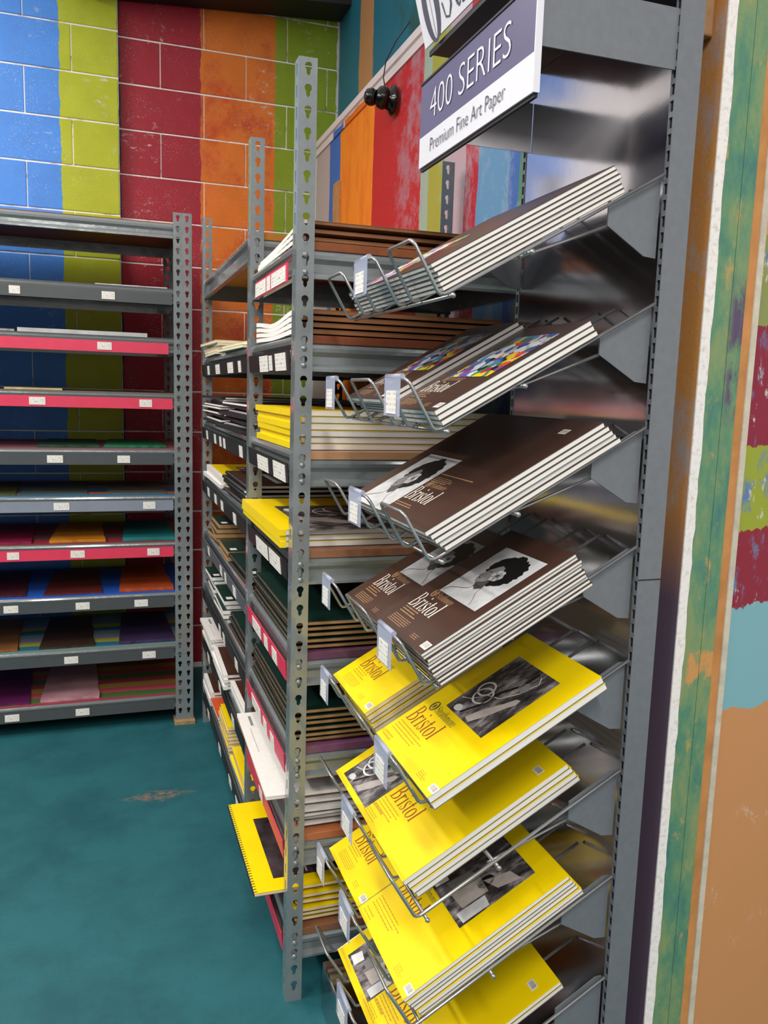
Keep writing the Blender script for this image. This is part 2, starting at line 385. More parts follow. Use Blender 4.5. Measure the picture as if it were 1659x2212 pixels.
# floor
def floor_mat():
    t = NT('teal_floor_paint'); P, X = t.pos(); n1 = t.noise(P, 3, 6, .7); n2 = t.noise(P, 60, 4, .7)
    c = t.ramp(n1, [(.35, lin('#17525b')), (.6, lin('#22626b'))]); c = t.mix(t.math('MULTIPLY', t.step(n2, .55, .75), .35), c, lin('#0d4650'))
    d = t.math('ADD', t.math('ABSOLUTE', t.math('MULTIPLY', t.math('SUBTRACT', X[0], .16), .7)), t.math('ABSOLUTE', t.math('MULTIPLY', t.math('SUBTRACT', X[1], 2.93), 2.)))
    sc = t.math('MULTIPLY', t.math('SUBTRACT', 1, t.step(t.math('ADD', d, t.math('MULTIPLY', n2, .12)), .10, .17)), t.step(t.noise(t.scalevec(P, (1, 3, 1)), 30, 5), .45, .55))
    c = t.mix(t.math('MULTIPLY', sc, .8), c, lin('#96705a'))
    return t.done(c, .55, 0, n2, .2)
struct(MB().box(-5, 3, -4, YBR+.3, -.08, 0).build('floor', floor_mat()))
struct(MB().box(-3.35, -3.2, -4, YBR+.3, 0, 2.3).build('wall_added_dark', plain('#3a3536', .7, 0, .3, 2)))  # unseen dark wall added to darken the steel panel's reflection and left ambient
# dark beam under the roof
bm_ = MB().box(-.1, 1.3, -.20, 0, 0, .35); o = bm_.build('ceiling_beam', plain('#121016', .6, 0, .2, 10)); o.location = (0, YBR-.012, 3.215); o.rotation_euler = (0, -.072, 0)
tag(o, 'black painted roof beam along the top of the block wall', 'beam')
# ------------------------------------------------------------------ ceiling lamps (above the frame)
TUBE = NT('tube_glow'); TUBE.b.inputs['Emission Color'].default_value = (1, .95, .88, 1); TUBE.b.inputs['Emission Strength'].default_value = 6; TUBE = TUBE.m
LAMPW = ['over the floor in front of the wire rack', 'over the floor by the block-wall shelving', 'over the open floor facing the wire rack', 'next to the added dark wall', 'added as unseen fill light at the shop end']
for (x, y, z, p), lw_ in zip(LAMPS, LAMPW):
    t = thing('ceiling_light', 'white twin-tube fluorescent fixture ' + lw_, 'ceiling light', (x, y, z), 'fluorescent ceiling fixtures')
    MB().box(-.15, .15, -.62, .62, .02, .08).build('housing', WHITE, t)
    for s in (-.06, .06): MB().tube([(s, -.6, 0), (s, .6, 0)], .016).build('tube', TUBE, t)
    L = bpy.data.lights.new('lamp_light', 'AREA'); L.shape = 'RECTANGLE'; L.size = .3; L.size_y = 1.24; L.energy = p; L.color = (1, .95, .88)
    lo = bpy.data.objects.new('lamp_light', L); COL.objects.link(lo); lo.parent = t; lo.location = (0, 0, -.03)
# ------------------------------------------------------------------ keyhole posts
HP = 2.155; PW = .038; PITCHK = .0427
def hole_r(ang):
    c, s = math.cos(ang), math.sin(ang)
    r = .024
    while r > .002:
        x, z = r*c, r*s
        if x*x+(z-.004)**2 < .0082**2 or (abs(x) < .0044 and -.0155 < z < .004): return r
        r -= .0004
    return r
def post_mesh(name, sx, sy, H=HP, mat=GREY):
    mb = MB(); n = int(H/PITCHK)
    z = H - n*PITCHK
    if z > 1e-4: mb.face([(0, 0, 0), (sx*PW, 0, 0), (sx*PW, 0, z), (0, 0, z)]); mb.face([(0, 0, 0), (0, sy*PW, 0), (0, sy*PW, z), (0, 0, z)])
    outer = []
    hw, hh = PW/2, PITCHK/2
    for a, b in (((hw, -hh), (hw, hh)), ((hw, hh), (-hw, hh)), ((-hw, hh), (-hw, -hh)), ((-hw, -hh), (hw, -hh))):
        for k in range(4): outer.append((a[0]+(b[0]-a[0])*k/4, a[1]+(b[1]-a[1])*k/4))
    hole = []
    for x, zz in outer:
        an = math.atan2(zz, x); r = hole_r(an); hole.append((r*math.cos(an), r*math.sin(an)))
    slot = [(.0035 if x > 0 else -.0035 if x < 0 else 0, max(-.012, min(.012, zz))) for x, zz in outer]
    for i in range(n):
        cz = z+PITCHK*(i+.5)
        for k in range(16):
            j = (k+1) % 16
            mb.face([(sx*(hw+outer[q][0]), 0, cz+outer[q][1]) for q in (k, j)] + [(sx*(hw+hole[q][0]), 0, cz+hole[q][1]) for q in (j, k)])
            mb.face([(0, sy*(hw+outer[q][0]), cz+outer[q][1]) for q in (k, j)] + [(0, sy*(hw+slot[q][0]), cz+slot[q][1]) for q in (j, k)])
    me = mb.mesh(name, mat)
    b = bmesh.new(); b.from_mesh(me); bmesh.ops.remove_doubles(b, verts=b.verts, dist=1e-5); bmesh.ops.recalc_face_normals(b, faces=b.faces); b.to_mesh(me); b.free()
    return me
PM = {}
def post(parent, x, y, sx, sy, mat=GREY):
    k = (sx, sy, mat.name)
    if k not in PM: PM[k] = post_mesh('post', sx, sy, mat=mat)
    o = link('post', PM[k], parent); o.location = (x, y, 0)
    sd = o.modifiers.new('thick', 'SOLIDIFY'); sd.thickness = .0022; sd.offset = 0
    return o
def beam_prof(h=.06):
    pts = [(-.02, 0), (-.006, 0), (-.002, -.004), (0, -.010), (-.001, -.018), (-.006, -.024), (-.009, -.028), (-.009, -h+.016), (-.003, -h+.010), (0, -h+.006), (0, -h), (-.016, -h)]
    return pts
def beam(parent, axis, out, a0, a1, zt, sgn, mat=GREY, h=.06):
    # axis 'y': beam runs along y, outer face at x=out, facing sgn
    mb = MB(); mb.prism([(out+sgn*p, zt+q) for p, q in beam_prof(h)], axis, a0, a1, sm=False)
    o = mb.build('beam', mat, parent)
    return o
def deck_mat(name, cols):
    t = NT(name); P, X = t.pos(); nz = t.noise(P, 7, 6, .72)
    return t.done(t.ramp(nz, [(.3+.45*i/max(1, len(cols)-1), lin(c)) for i, c in enumerate(cols)]), .65)
# ------------------------------------------------------------------ corner shelving unit along the striped wall
X1, X2 = .395, 1.0
Y1, Y2, Y3 = 1.79, 2.388, 3.565
unit = thing('shelving_unit', 'tall grey keyhole steel shelving of two bays filled with drawing pads', 'shelving', (0, 0, 0))
p1 = post(unit, X1, Y1, 1, 1); p2 = post(unit, X1, Y2, 1, 1); p3 = post(unit, X1, Y3, 1, 1)
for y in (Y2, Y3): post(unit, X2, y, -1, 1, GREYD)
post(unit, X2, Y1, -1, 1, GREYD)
riv = MB().lathe([(0, -.0035), (.004, -.003), (.0062, -.001), (.0066, .001)], 12, ax=(0, 1, 0)).mesh('rivet', GREY)
DECKS = [1.79, 1.593, 1.339, 1.115, .875, .647, .427, .184]
DKM = [['#7a3c1c', '#a0602c'], ['#6a2f18', '#8d4a24'], ['#b98a62', '#cfa07a'], ['#6b4038', '#9a6a4a', '#6a4a68'], ['#7a3a68', '#6a4458', '#94688a'], ['#6a3a72', '#7d4a6a', '#8a7a50'], ['#b0623a', '#c87a4a', '#8a5a48'], ['#5d4a68', '#8a5a3a', '#9a6a3c']]
FZ = [1.905] + DECKS[1:]
def strip(parent, x, y0, y1, zt, h, mat, labs, tilt=0):
    s = MB().box(-.0025, 0, 0, y1-y0, -h, 0).build('price_strip', mat, parent); s.location = (x, y0, zt); s.rotation_euler = (0, tilt, 0)
    for (a, b, hh, oz) in labs:
        l = MB().box(-.0012, 0, 0, b-a, 0, hh).build('price_label', LABEL, s); l.location = (-.003, a-y0, -h+oz)
    return s
for bay, (ya, yb, zs) in enumerate(((Y1, Y2, DECKS), (Y2, Y3, FZ))):
    for k, z in enumerate(zs):
        dm = deck_mat('deck_board', DKM[k] if bay == 0 else (['#a86a1c', '#c07a20'] if k == 0 else DKM[(k+2) % 8]))
        bt = z-.018
        MB().box(X1+.025, X2-.025, ya+.006, yb-.004, z-.018, z).build('shelf_board', dm, unit, bevel=.001)
        beam(unit, 'y', X1+.004, ya+.003, yb-.001, z-.001, -1, h=.072)
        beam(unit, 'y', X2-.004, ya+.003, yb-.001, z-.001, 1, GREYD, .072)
        beam(unit, 'x', ya+.004, X1+.003, X2-.003, bt, -1)
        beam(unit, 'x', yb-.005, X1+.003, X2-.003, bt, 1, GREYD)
        if bay == 0:
            for dz in (-.012, -.048):
                o = link('rivet', riv, p1); o.location = (PW/2, -.001, bt+dz)
# price strips
def L4(y0, y1, n, wmin=.035, wmax=.055, h=.027):
    out = []; st = (y1-y0)/n
    for i in range(n):
        a = y0+st*(i+random.uniform(.15, .4)); out.append((a, a+random.uniform(wmin, wmax), h, .004))
    return out
SH = .042
strip(unit, X1-.003, 1.86, 2.27, 1.752, SH, REDSTRIP, [(1.875, 2.04, .034, .003), (2.055, 2.10, .034, .003), (2.115, 2.26, .034, .003)])
NEAR = {1: (BLACK, [(1.87, 1.99, .04, 0), (2.03, 2.07, .036, .002), (2.085, 2.20, .04, 0)]), 2: (BLACK, [(1.86, 2.0, .04, 0), (2.07, 2.11, .037, 0), (2.111, 2.22, .037, 0)]), 3: (BLACK, [(1.90, 2.04, .04, 0), (2.06, 2.11, .038, 0), (2.111, 2.23, .038, 0)]),
        4: (REDSTRIP, [(1.93, 1.99, .034, .004), (2.05, 2.10, .034, .004), (2.15, 2.28, .034, .004)]), 5: (REDSTRIP, [(1.95, 2.0, .034, .004), (2.05, 2.10, .034, .004), (2.14, 2.28, .034, .004)]),
        6: (REDSTRIP, [(2.10, 2.15, .034, .004)]), 7: (REDSTRIP, [])}
for k, (mt, labs) in NEAR.items():
    strip(unit, X1-.003, 1.835, 2.372, DECKS[k]-.030, .046, mt, labs, -.08)
FARL = {1: [(2.52, 2.57), (2.68, 2.80), (3.0, 3.11), (3.3, 3.36)], 2: [(2.48, 2.54), (2.85, 2.9), (2.95, 3.0), (3.1, 3.15), (3.35, 3.4)], 3: [(2.6, 2.66), (2.9, 2.96), (3.08, 3.14), (3.3, 3.36)],
        4: [(2.6, 2.66), (2.82, 2.86), (2.93, 2.98), (3.3, 3.35)], 5: [(2.55, 2.61), (2.85, 2.9), (2.96, 3.01)], 6: [(2.62, 2.68), (2.95, 3.01), (3.3, 3.36)], 7: [(2.52, 2.58), (2.68, 2.74), (2.95, 3.01), (3.3, 3.36)]}
for k, labs in FARL.items():
    strip(unit, X1-.003, 2.425, 3.555, FZ[k]-.030, .046, plain('#5d636c', .4, 0, .05, 20) if k == 4 else BLACK, [(a, b, .034, .004) for a, b in labs], -.08)
# ------------------------------------------------------------------ pads
FRONT = {}
def pad(label, M, L, W, T, cover=BROWN, pages=PAGES, back=BOARD, group=None, spine=None, coil=False, bend=None, extra=None, name='drawing_pad'):
    t = thing(name, label, 'drawing pad', M, group)
    ct = min(.0010, T*.14)
    MB().slab(.001, L-.001, .001, W-.001, ct, T-ct, bend).build('page_block', pages, t)
    c = MB().slab(0, L, 0, W, T-ct, T, bend).build('cover', cover, t)
    MB().slab(0, L, 0, W, 0, ct, bend).build('backing_board', back, t)
    if spine:
        MB().slab(-.0012, .014, -.0005, W+.0005, -.0002 if not bend else 0, T+.0004, bend).build('spine_tape', spine, t)
    if coil:
        mb = MB(); n = int(W/.0115); rr = max(T*.62, .0045)
        for i in range(n):
            y = (i+.5)*W/n
            mb.tube([(.003+rr*math.cos(a), y, T/2+rr*math.sin(a)) for a in [2*math.pi*q/8 for q in range(8)]], .0011, 4, closed=True)
        mb.build('spiral_binding', COIL, t)
    if extra: extra(c, L, W, T)
    return t
def stack_label(j, n, desc, where):
    if n == 1: return f"{desc} {where}"
    pos = 'topmost' if j == 0 else ('lowest' if j == n-1 else ORD[j] + '-from-top')
    return f"{pos} {desc} {where}"
# ---- lettering drawn as stroke geometry
def stroke(mb, pts, ws, tr, mat):
    n = len(pts)
    Lp, Rp = [], []
    for i, (x, y) in enumerate(pts):
        a = pts[max(i-1, 0)]; b = pts[min(i+1, n-1)]; dx, dy = b[0]-a[0], b[1]-a[1]; l = math.hypot(dx, dy) or 1; nx, ny = -dy/l, dx/l
        wd = ws[i] if isinstance(ws, (list, tuple)) else ws
        Lp.append((x+nx*wd/2, y+ny*wd/2)); Rp.append((x-nx*wd/2, y-ny*wd/2))
    for i in range(n-1): mb.face([tr(*Rp[i]), tr(*Rp[i+1]), tr(*Lp[i+1]), tr(*Lp[i])], mat)
def arc(cx, cy, rx, ry, a0, a1, n=14, wmin=.022, wmax=.085):
    p, w_ = [], []
    for i in range(n+1):
        a = math.radians(a0+(a1-a0)*i/n); p.append((cx+rx*math.cos(a), cy+ry*math.sin(a))); w_.append(wmin+(wmax-wmin)*abs(math.cos(a))**1.3)
    return p, w_
TH, TN = .085, .02
def st(x, y0, y1): return ([(x, y0), (x, y1)], TH)
def sf(x, y, a=.1, b=.1): return ([(x-a, y), (x+b, y)], TN)
GLY = {
 'B': (.56, [st(.14, 0, .72), sf(.14, .01, .12, .1), sf(.14, .71, .12, .1), arc(.24, .55, .19, .165, 90, -90), arc(.24, .2, .25, .19, 90, -90), ([(.14, .37), (.26, .385)], TN)]),
 'r': (.34, [st(.12, 0, .46), sf(.12, .01), ([(.02, .44), (.12, .46)], TN), arc(.22, .33, .09, .12, 180, 60), ([(.25, .43), (.31, .40)], .07)]),
 'i': (.26, [st(.13, 0, .46), sf(.13, .01), ([(.03, .44), (.13, .46)], TN), ([(.09, .64), (.17, .64)], .08)]),
 's': (.33, [([(.27, .36), (.24, .44), (.16, .465), (.08, .43), (.06, .36), (.10, .29), (.20, .21), (.27, .13), (.25, .05), (.16, .0), (.08, .02), (.04, .12)], [.04, .025, .022, .04, .06, .08, .085, .07, .05, .022, .03, .045])]),
 't': (.28, [st(.12, .06, .6), ([(.12, .07), (.17, .01), (.25, .04)], [.08, .03, .02]), ([(.02, .455), (.24, .455)], TN+.005)]),
 'o': (.45, [arc(.22, .23, .16, .225, 0, 360, 26)]),
 'l': (.25, [st(.13, 0, .73), sf(.13, .01), ([(.03, .71), (.13, .73)], TN)]),
 'S': (.5, [([(.42, .52), (.38, .66), (.26, .72), (.13, .67), (.09, .55), (.15, .45), (.3, .36), (.41, .25), (.39, .1), (.26, .0), (.12, .03), (.06, .2)], [.04, .025, .022, .05, .08, .09, .095, .09, .06, .022, .03, .045])]),
 'a': (.4, [arc(.15, .13, .12, .13, 0, 360, 18, .02, .07), st(.29, .02, .34), arc(.18, .33, .11, .13, 0, 150, 8)]),
 'h': (.5, [st(.12, 0, .73), st(.37, 0, .32), sf(.12, .01, .09, .08), sf(.37, .01, .08, .09), arc(.25, .31, .12, .14, 0, 170, 8)]),
 'm': (.74, [st(.12, 0, .46), st(.37, 0, .32), st(.61, 0, .32), sf(.12, .01, .09, .08), sf(.37, .01, .07, .07), sf(.61, .01, .07, .09), arc(.25, .31, .12, .14, 0, 170, 8), arc(.49, .31, .12, .14, 0, 170, 8)]),
 'e': (.4, [arc(.2, .23, .155, .225, 0, 330, 20), ([(.06, .25), (.34, .25)], TN)]),
}
def word(mb, text, tr, u, v, size, mat, cond=1.0, slant=0.0):
    x = 0
    for ch in text:
        adv, strokes = GLY[ch]
        for pts, ws in strokes:
            stroke(mb, [((x+px+slant*py), py) for px, py in pts], ws, lambda a, b: tr(u+a*size*cond, v+b*size), mat)
        x += adv
    return u+x*size*cond
def small_lines(mb, tr, u, v, n, wid, h, gap, mat, seed):
    r = random.Random(seed)
    for i in range(n):
        x = 0; ww = wid*r.uniform(.7, 1)
        while x < ww:
            l = min(r.uniform(.004, .011), ww-x)
            mb.face([tr(u+x, v-i*gap), tr(u+x+l, v-i*gap), tr(u+x+l, v-i*gap+h), tr(u+x, v-i*gap+h)], mat); x += l+.0018
def emblem(mb, tr, u, v, s, mat):
    P, W_ = arc(u+s/2, v+s/2, s*.38, s*.5, 0, 360, 20, s*.07, s*.22)
    stroke(mb, P, W_, tr, mat)
    mb.face([tr(u+s*.5, v+s*.05), tr(u+s*.64, v+s*.55), tr(u+s*.5, v+s*.8), tr(u+s*.36, v+s*.55)], mat)
def blob(mb, tr, cu, cv, ru, rv, mat, seed=1, amp=.12, n=22, a0=0, a1=360):
    r = random.Random(seed)
    mb.face([tr(cu+ru*(1+r.uniform(-amp, amp))*math.cos(math.radians(a0+(a1-a0)*i/n)), cv+rv*(1+r.uniform(-amp, amp))*math.sin(math.radians(a0+(a1-a0)*i/n))) for i in range(n)], mat)
def rect(mb, tr, u0, u1, v0, v1, mat): mb.face([tr(u0, v0), tr(u1, v0), tr(u1, v1), tr(u0, v1)], mat)
def picture(c, kind, W, T, u0, u1, v0, v1):
    mb = MB(); e = [T+.0003]
    def tr(u, v): return (v, W-u, e[0])
    w_, h = u1-u0, v1-v0
    if kind == 'art':
        rect(mb, tr, u0, u1, v0, v1, ART)
        e[0] += .0002
        for i in range(5):
            r = random.Random(i); blob(mb, tr, u0+w_*r.uniform(.2, .8), v0+h*r.uniform(.2, .8), w_*.1, h*.1, PHG[5], i, .5, 9)
    elif kind == 'portrait':
        rect(mb, tr, u0, u1, v0, v1, PHG[0]); e[0] += .0002
        # hair, face, neck and shoulder, flower
        blob(mb, tr, u0+w_*.56, v0+h*.66, w_*.33, h*.29, PHG[1], 3, .09, 60); e[0] += .0001
        mb.face([tr(u0+w_*p, v0+h*q) for p, q in ((.36, .66), (.30, .58), (.27, .50), (.245, .46), (.28, .44), (.275, .40), (.30, .385), (.30, .355), (.36, .34), (.45, .38), (.55, .46), (.58, .60), (.50, .70), (.42, .72))], PHG[2])
        e[0] += .0001
        mb.face([tr(u0+w_*p, v0+h*q) for p, q in ((.36, .345), (.45, .385), (.56, .44), (.60, .30), (.50, .24), (.42, .28))], PHG[3]); e[0] += .0001
        stroke(mb, [(u0+w_*p, v0+h*q) for p, q in ((.42, .30), (.40, .22), (.25, .17), (.10, .12), (.03, .03))], .0012, tr, PHG[1])
        stroke(mb, [(u0+w_*p, v0+h*q) for p, q in ((.60, .30), (.62, .2), (.72, .12), (.78, .03))], .0012, tr, PHG[2])
        stroke(mb, [(u0+w_*p, v0+h*q) for p, q in ((.33, .56), (.40, .575))], .0016, tr, PHG[1]); stroke(mb, [(u0+w_*p, v0+h*q) for p, q in ((.29, .425), (.35, .42))], .0016, tr, PHG[1])
        for i in range(6):
            a = i*math.pi/3; blob(mb, tr, u0+w_*(.56+.06*math.cos(a)), v0+h*(.55+.06*math.sin(a)), w_*.052, h*.05, PHG[0], i, .15, 10)
        e[0] += .0001; blob(mb, tr, u0+w_*.56, v0+h*.55, w_*.03, h*.03, PHG[3], 5, .1, 8)
    elif kind == 'still':
        rect(mb, tr, u0, u1, v0, v1, PHOTO); e[0] += .0002
        def q(p): return [(u0+w_*a, v0+h*b) for a, b in p]
        for cx, cy, rr in ((.22, .45, .13), (.30, .36, .15)):
            stroke(mb, [(u0+w_*(cx+rr*math.cos(k*.35)), v0+h*(cy+rr*.8*math.sin(k*.35))) for k in range(19)], .0042, tr, PHG[5])
        stroke(mb, q([(.05, .2), (.2, .25), (.35, .4), (.55, .45), (.7, .62), (.78, .85), (.70, .93)]), .0022, tr, PHG[0])
        stroke(mb, q([(.3, .05), (.42, .25), (.46, .5), (.6, .72), (.62, .95)]), .006, tr, PHG[1])
        mb.face([tr(a, b) for a, b in q([(.45, .05), (.58, .03), (.70, .2), (.80, .42), (.86, .5), (.84, .58), (.77, .56), (.70, .44), (.55, .25)])], PHG[4])
        blob(mb, tr, u0+w_*.2, v0+h*.08, w_*.08, h*.05, PHG[0], 2, .1, 12); blob(mb, tr, u0+w_*.66, v0+h*.72, w_*.1, h*.07, PHG[2], 4, .1, 12)
    elif kind == 'paper':
        rect(mb, tr, u0, u1, v0, v1, PHOTO); e[0] += .0002
        def q(p): return [tr(u0+w_*a, v0+h*b) for a, b in p]
        mb.face(q([(.5, .12), (.78, .14), (.8, .48), (.55, .5)]), PHG[4]); mb.face(q([(.3, .15), (.5, .18), (.54, .5), (.36, .46)]), PHG[2])
        mb.face(q([(.62, .5), (.85, .58), (.95, .85), (.75, .8)]), PHG[4]); mb.face(q([(.8, .05), (.97, .06), (.98, .4), (.82, .42)]), PHG[0])
        mb.face(q([(.05, .04), (.25, .03), (.28, .2), (.1, .22)]), PHG[5]); mb.face(q([(.02, .6), (.3, .65), (.35, .95), (.02, .97)]), PHG[3])
        blob(mb, tr, u0+w_*.66, v0+h*.52, w_*.08, h*.11, PHG[1], 3, .05, 14)
    mb.build('picture', None, c)
def cover_print(style):
    col = style['ink']; kind = style.get('pic')
    def fn(c, L, W, T):
        def tr(u, v): return (v, W-u, T+.0003)
        if kind: picture(c, kind, W, T, *style['box'])
        if 'title' in style:
            mb = MB(); u, v, s = style['title']; word(mb, 'Bristol', tr, u, v, s, col, style.get('cond', .8), .05); mb.build('title', None, c)
        if 'brand' in style:
            mb = MB(); u, v, s = style['brand']; emblem(mb, tr, u, v-.1*s, s*.9, style['ink2']); word(mb, 'Strathmore', tr, u+s, v, s, style['ink2'], .72); mb.build('maker_name', None, c)
        mb = MB()
        for (u, v, n, wd, h, gap) in style.get('lines', []): small_lines(mb, tr, u, v, n, wd, h, gap, style['ink3'], int(u*1e4+v*1e3))
        if mb.f: tag(mb.build('small_print', None, c), kind='stuff')
        if 'bar' in style:
            u, v = style['bar']; b = MB().box(-.0075, .0075, -.0115, .0115, 0, .0003, None); b.build('barcode', BARCODE, c, (v, W-u, T+.0001))
    return fn
T_ = math.radians(29.6)
def rackM(k, s=0., y=0., n=0., yaw=0.):
    o = Vector((.486, 0, 1.621-.2040*k)); D = Vector((math.cos(T_), 0, math.sin(T_))); N = Vector((-math.sin(T_), 0, math.cos(T_)))
    M = Matrix((D, (0, 1, 0), N)).transposed().to_4x4(); M.translation = o + D*s + N*(n+.0035) + Vector((0, y, 0))
    return M @ Matrix.Rotation(yaw, 4, 'Z')
IN = .0254
TIER = ['top', 'second', 'third', 'fourth', 'fifth', 'sixth', 'seventh', 'bottom']
def rack_stack(k, y0, L, W, n, T, cover, desc, where, group, top, back=BOARD, pages=PAGES, jit=.003, s0=.009, colors=None, slide=0., edge=None):
    for i in range(n):
        j = n-1-i
        rnd = random.Random(k*100+i+int(y0*10)); last = (i == n-1)
        s = s0+(rnd.uniform(0, jit) if not last else 0)+slide*(n-1-i); y = y0+(rnd.uniform(-.002, .002) if not last else 0)
        lab = stack_label(j, n, desc, where)
        pad(lab, rackM(k, s, y, i*T*1.0, 0), L, W, T*.965, cover if not colors or last else colors[i % len(colors)], pages, back, group, extra=top if last else None)
BRN = dict(ink=INKW, ink2=INKG, ink3=INKG); YEL = dict(ink=INKR, ink2=INKD, ink3=INKO)
s9 = dict(title=(.030, .058, .054), brand=(.050, .098, .0215), lines=[(.036, .052, 3, .075, .0022, .0062), (.036, .03, 5, .085, .0014, .0042), (.15, .02, 3, .03, .0012, .004)], bar=(.213, .017), cond=.78)
# top tier : one 17x14 stack, coloured art
rack_stack(0, 1.20, 14*IN, 17.6*IN, 6, .0077, BROWN, 'brown-covered bristol pad with colourful art', 'on the top wire tier', 'pads on the top wire tier', cover_print(dict(BRN, pic='art', box=(.03, .22, .01, .19), lines=[(.25, .12, 3, .09, .002, .006)])))
rack_stack(1, 1.42, 12*IN, 9*IN, 5, .0088, BROWN, 'small brown art-print bristol pad', 'in the steel-shelving-side stack, second wire tier', 'pads on the second wire tier', cover_print(dict(BRN, pic='art', box=(.05, .205, .112, .262), **s9)), slide=.005)
rack_stack(1, 1.185, 12*IN, 9*IN, 3, .0095, BROWN, 'small brown art-print bristol pad', 'in the white-plaster-side stack, second wire tier', 'pads on the second wire tier', cover_print(dict(BRN, pic='art', box=(.05, .205, .112, .262), **s9)))
rack_stack(2, 1.182, 14*IN, 17*IN, 5, .0095, BROWN, 'large brown portrait-cover bristol pad', 'filling the third wire tier', 'pads on the third wire tier', cover_print(dict(BRN, pic='portrait', box=(.05, .205, .003, .185), title=(.208, .052, .056), brand=(.216, .096, .021), lines=[(.212, .135, 1, .14, .0028, .006), (.212, .125, 4, .09, .0015, .0045), (.21, .038, 2, .08, .002, .006), (.215, .018, 1, .07, .004, .005)], bar=(.37, .315), cond=.78)), slide=.004)
rack_stack(3, 1.395, 12*IN, 9*IN, 6, .0072, BROWN, 'small brown portrait bristol pad', 'in the steel-shelving-side stack, fourth wire tier', 'pads on the fourth wire tier', cover_print(dict(BRN, pic='portrait', box=(.058, .206, .115, .262), **s9)))
rack_stack(3, 1.155, 12*IN, 9*IN, 10, .0066, BROWN, 'small brown portrait bristol pad', 'in the white-plaster-side stack, fourth wire tier', 'pads on the fourth wire tier', cover_print(dict(BRN, pic='portrait', box=(.058, .206, .115, .262), **s9)), jit=.006)
s11 = dict(title=(.012, .062, .058), brand=(.028, .108, .026), lines=[(.012, .052, 4, .12, .0022, .007), (.012, .018, 2, .05, .002, .008), (.19, .022, 4, .03, .0012, .004)], bar=(.254, .017), cond=.78)
rack_stack(4, 1.445, 12*IN, 9*IN, 6, .0098, YELLOW, 'small cream-edged yellow bristol pad', 'in the steel-shelving-side stack, fifth wire tier', 'pads on the fifth wire tier', cover_print(dict(YEL, **s9)), pages=PAGESC)
rack_stack(4, 1.152, 14*IN, 10.4*IN, 2, .0135, YELLOW, 'yellow bristol pad with grey still-life photo', 'in the white-plaster-side stack, fifth wire tier', 'pads on the fifth wire tier', cover_print(dict(YEL, pic='still', box=(.06, .212, .133, .302), **s11)))
big = dict(title=(.195, .066, .056), lines=[(.19, .056, 4, .09, .0022, .007), (.165, .030, 1, .09, .005, .008), (.17, .02, 3, .08, .0015, .005)], bar=(.40, .31), cond=.8)
rack_stack(5, 1.225, 14*IN, 17*IN, 4, .0115, YELLOW, 'large yellow bristol pad with still-life photo', 'filling the sixth wire tier', 'pads on the sixth wire tier', cover_print(dict(YEL, pic='still', box=(.028, .185, .012, .165), **big)), slide=.003)
rack_stack(6, 1.458, 12*IN, 8.8*IN, 6, .0092, YELLOW, 'small yellow text-only bristol pad', 'in the steel-shelving-side stack, seventh wire tier', 'pads on the seventh wire tier', cover_print(dict(YEL, **s9)))
s7 = dict(s11); s7.update(title=(.02, .085, .052), brand=(.035, .128, .02))
rack_stack(6, 1.19, 14*IN, 10.4*IN, 6, .0093, YELLOW, 'yellow bristol pad with paper-collage photo', 'in the white-plaster-side stack, seventh wire tier', 'pads on the seventh wire tier', cover_print(dict(YEL, pic='paper', box=(.045, .21, .145, .315), **s7)), slide=.002)
rack_stack(7, 1.222, 14*IN, 17*IN, 2, .0095, YELLOW, 'large yellow bristol pad with cup photo', 'filling the bottom wire tier', 'pads on the bottom wire tier', cover_print(dict(YEL, pic='paper', box=(.035, .185, .016, .165), **big)))
# ------------------------------------------------------------------ display rack
RYN, RYF, RX = 1.199, 1.685, .871
rack = thing('display_rack', 'grey metal slotted display rack with a shiny back panel against the wall end', 'display rack', (0, 0, 0))
for y, s in ((RYN, -1), (RYF, 1)):
    a0, a1 = (y-.013, y) if s < 0 else (y, y+.013)
    m = MB(); H = 2.45
    m.box(RX+.004, RX+.046, a0, a1, 0, H)
    # slotted front face: two rails with rungs between the slots
    m.box(RX, RX+.004, a0, a0+.002, 0, H); m.box(RX, RX+.004, a1-.002, a1, 0, H)
    z = .02
    while z < H-.03:
        m.box(RX, RX+.004, a0+.002, a1-.002, z, z+.0085); z += .0254
    u = m.build('upright', RACK, rack)
    mb = MB(); z = .0295
    while z < H-.04:
        mb.box(RX+.0030, RX+.0045, a0+.0022, a1-.0022, z-.0005, z+.0160); z += .0254
    mb.build('slot_row', plain('#08080a', .9, 0, .02, 10), u)
MB().box(RX, RX+.0468, RYN-.0136, RYN-.0128, 1.165, 1.167).build('seam', BLACK, rack)
def mirror_mat():
    t = NT('polished_steel'); P, X = t.pos(); nz = t.noise(P, 5, 3); n2 = t.noise(P, 14, 4)
    return t.done(lin('#c2c0c6'), t.math('ADD', t.math('MULTIPLY', nz, .14), .06), 1., n2, .04, .004)
MIRROR = mirror_mat()
MB().box(RX+.0015, RX+.005, RYN, RYF, .1, 2.44).build('back_panel', MIRROR, rack)
MB().box(.472, RX+.05, RYN-.013, 1.745, .0, .125).build('base', MIRROR, rack, bevel=.004)
MB().box(RX+.02, RX+.05, RYN, RYF, 2.40, 2.45).build('top_rail', RACK, rack)
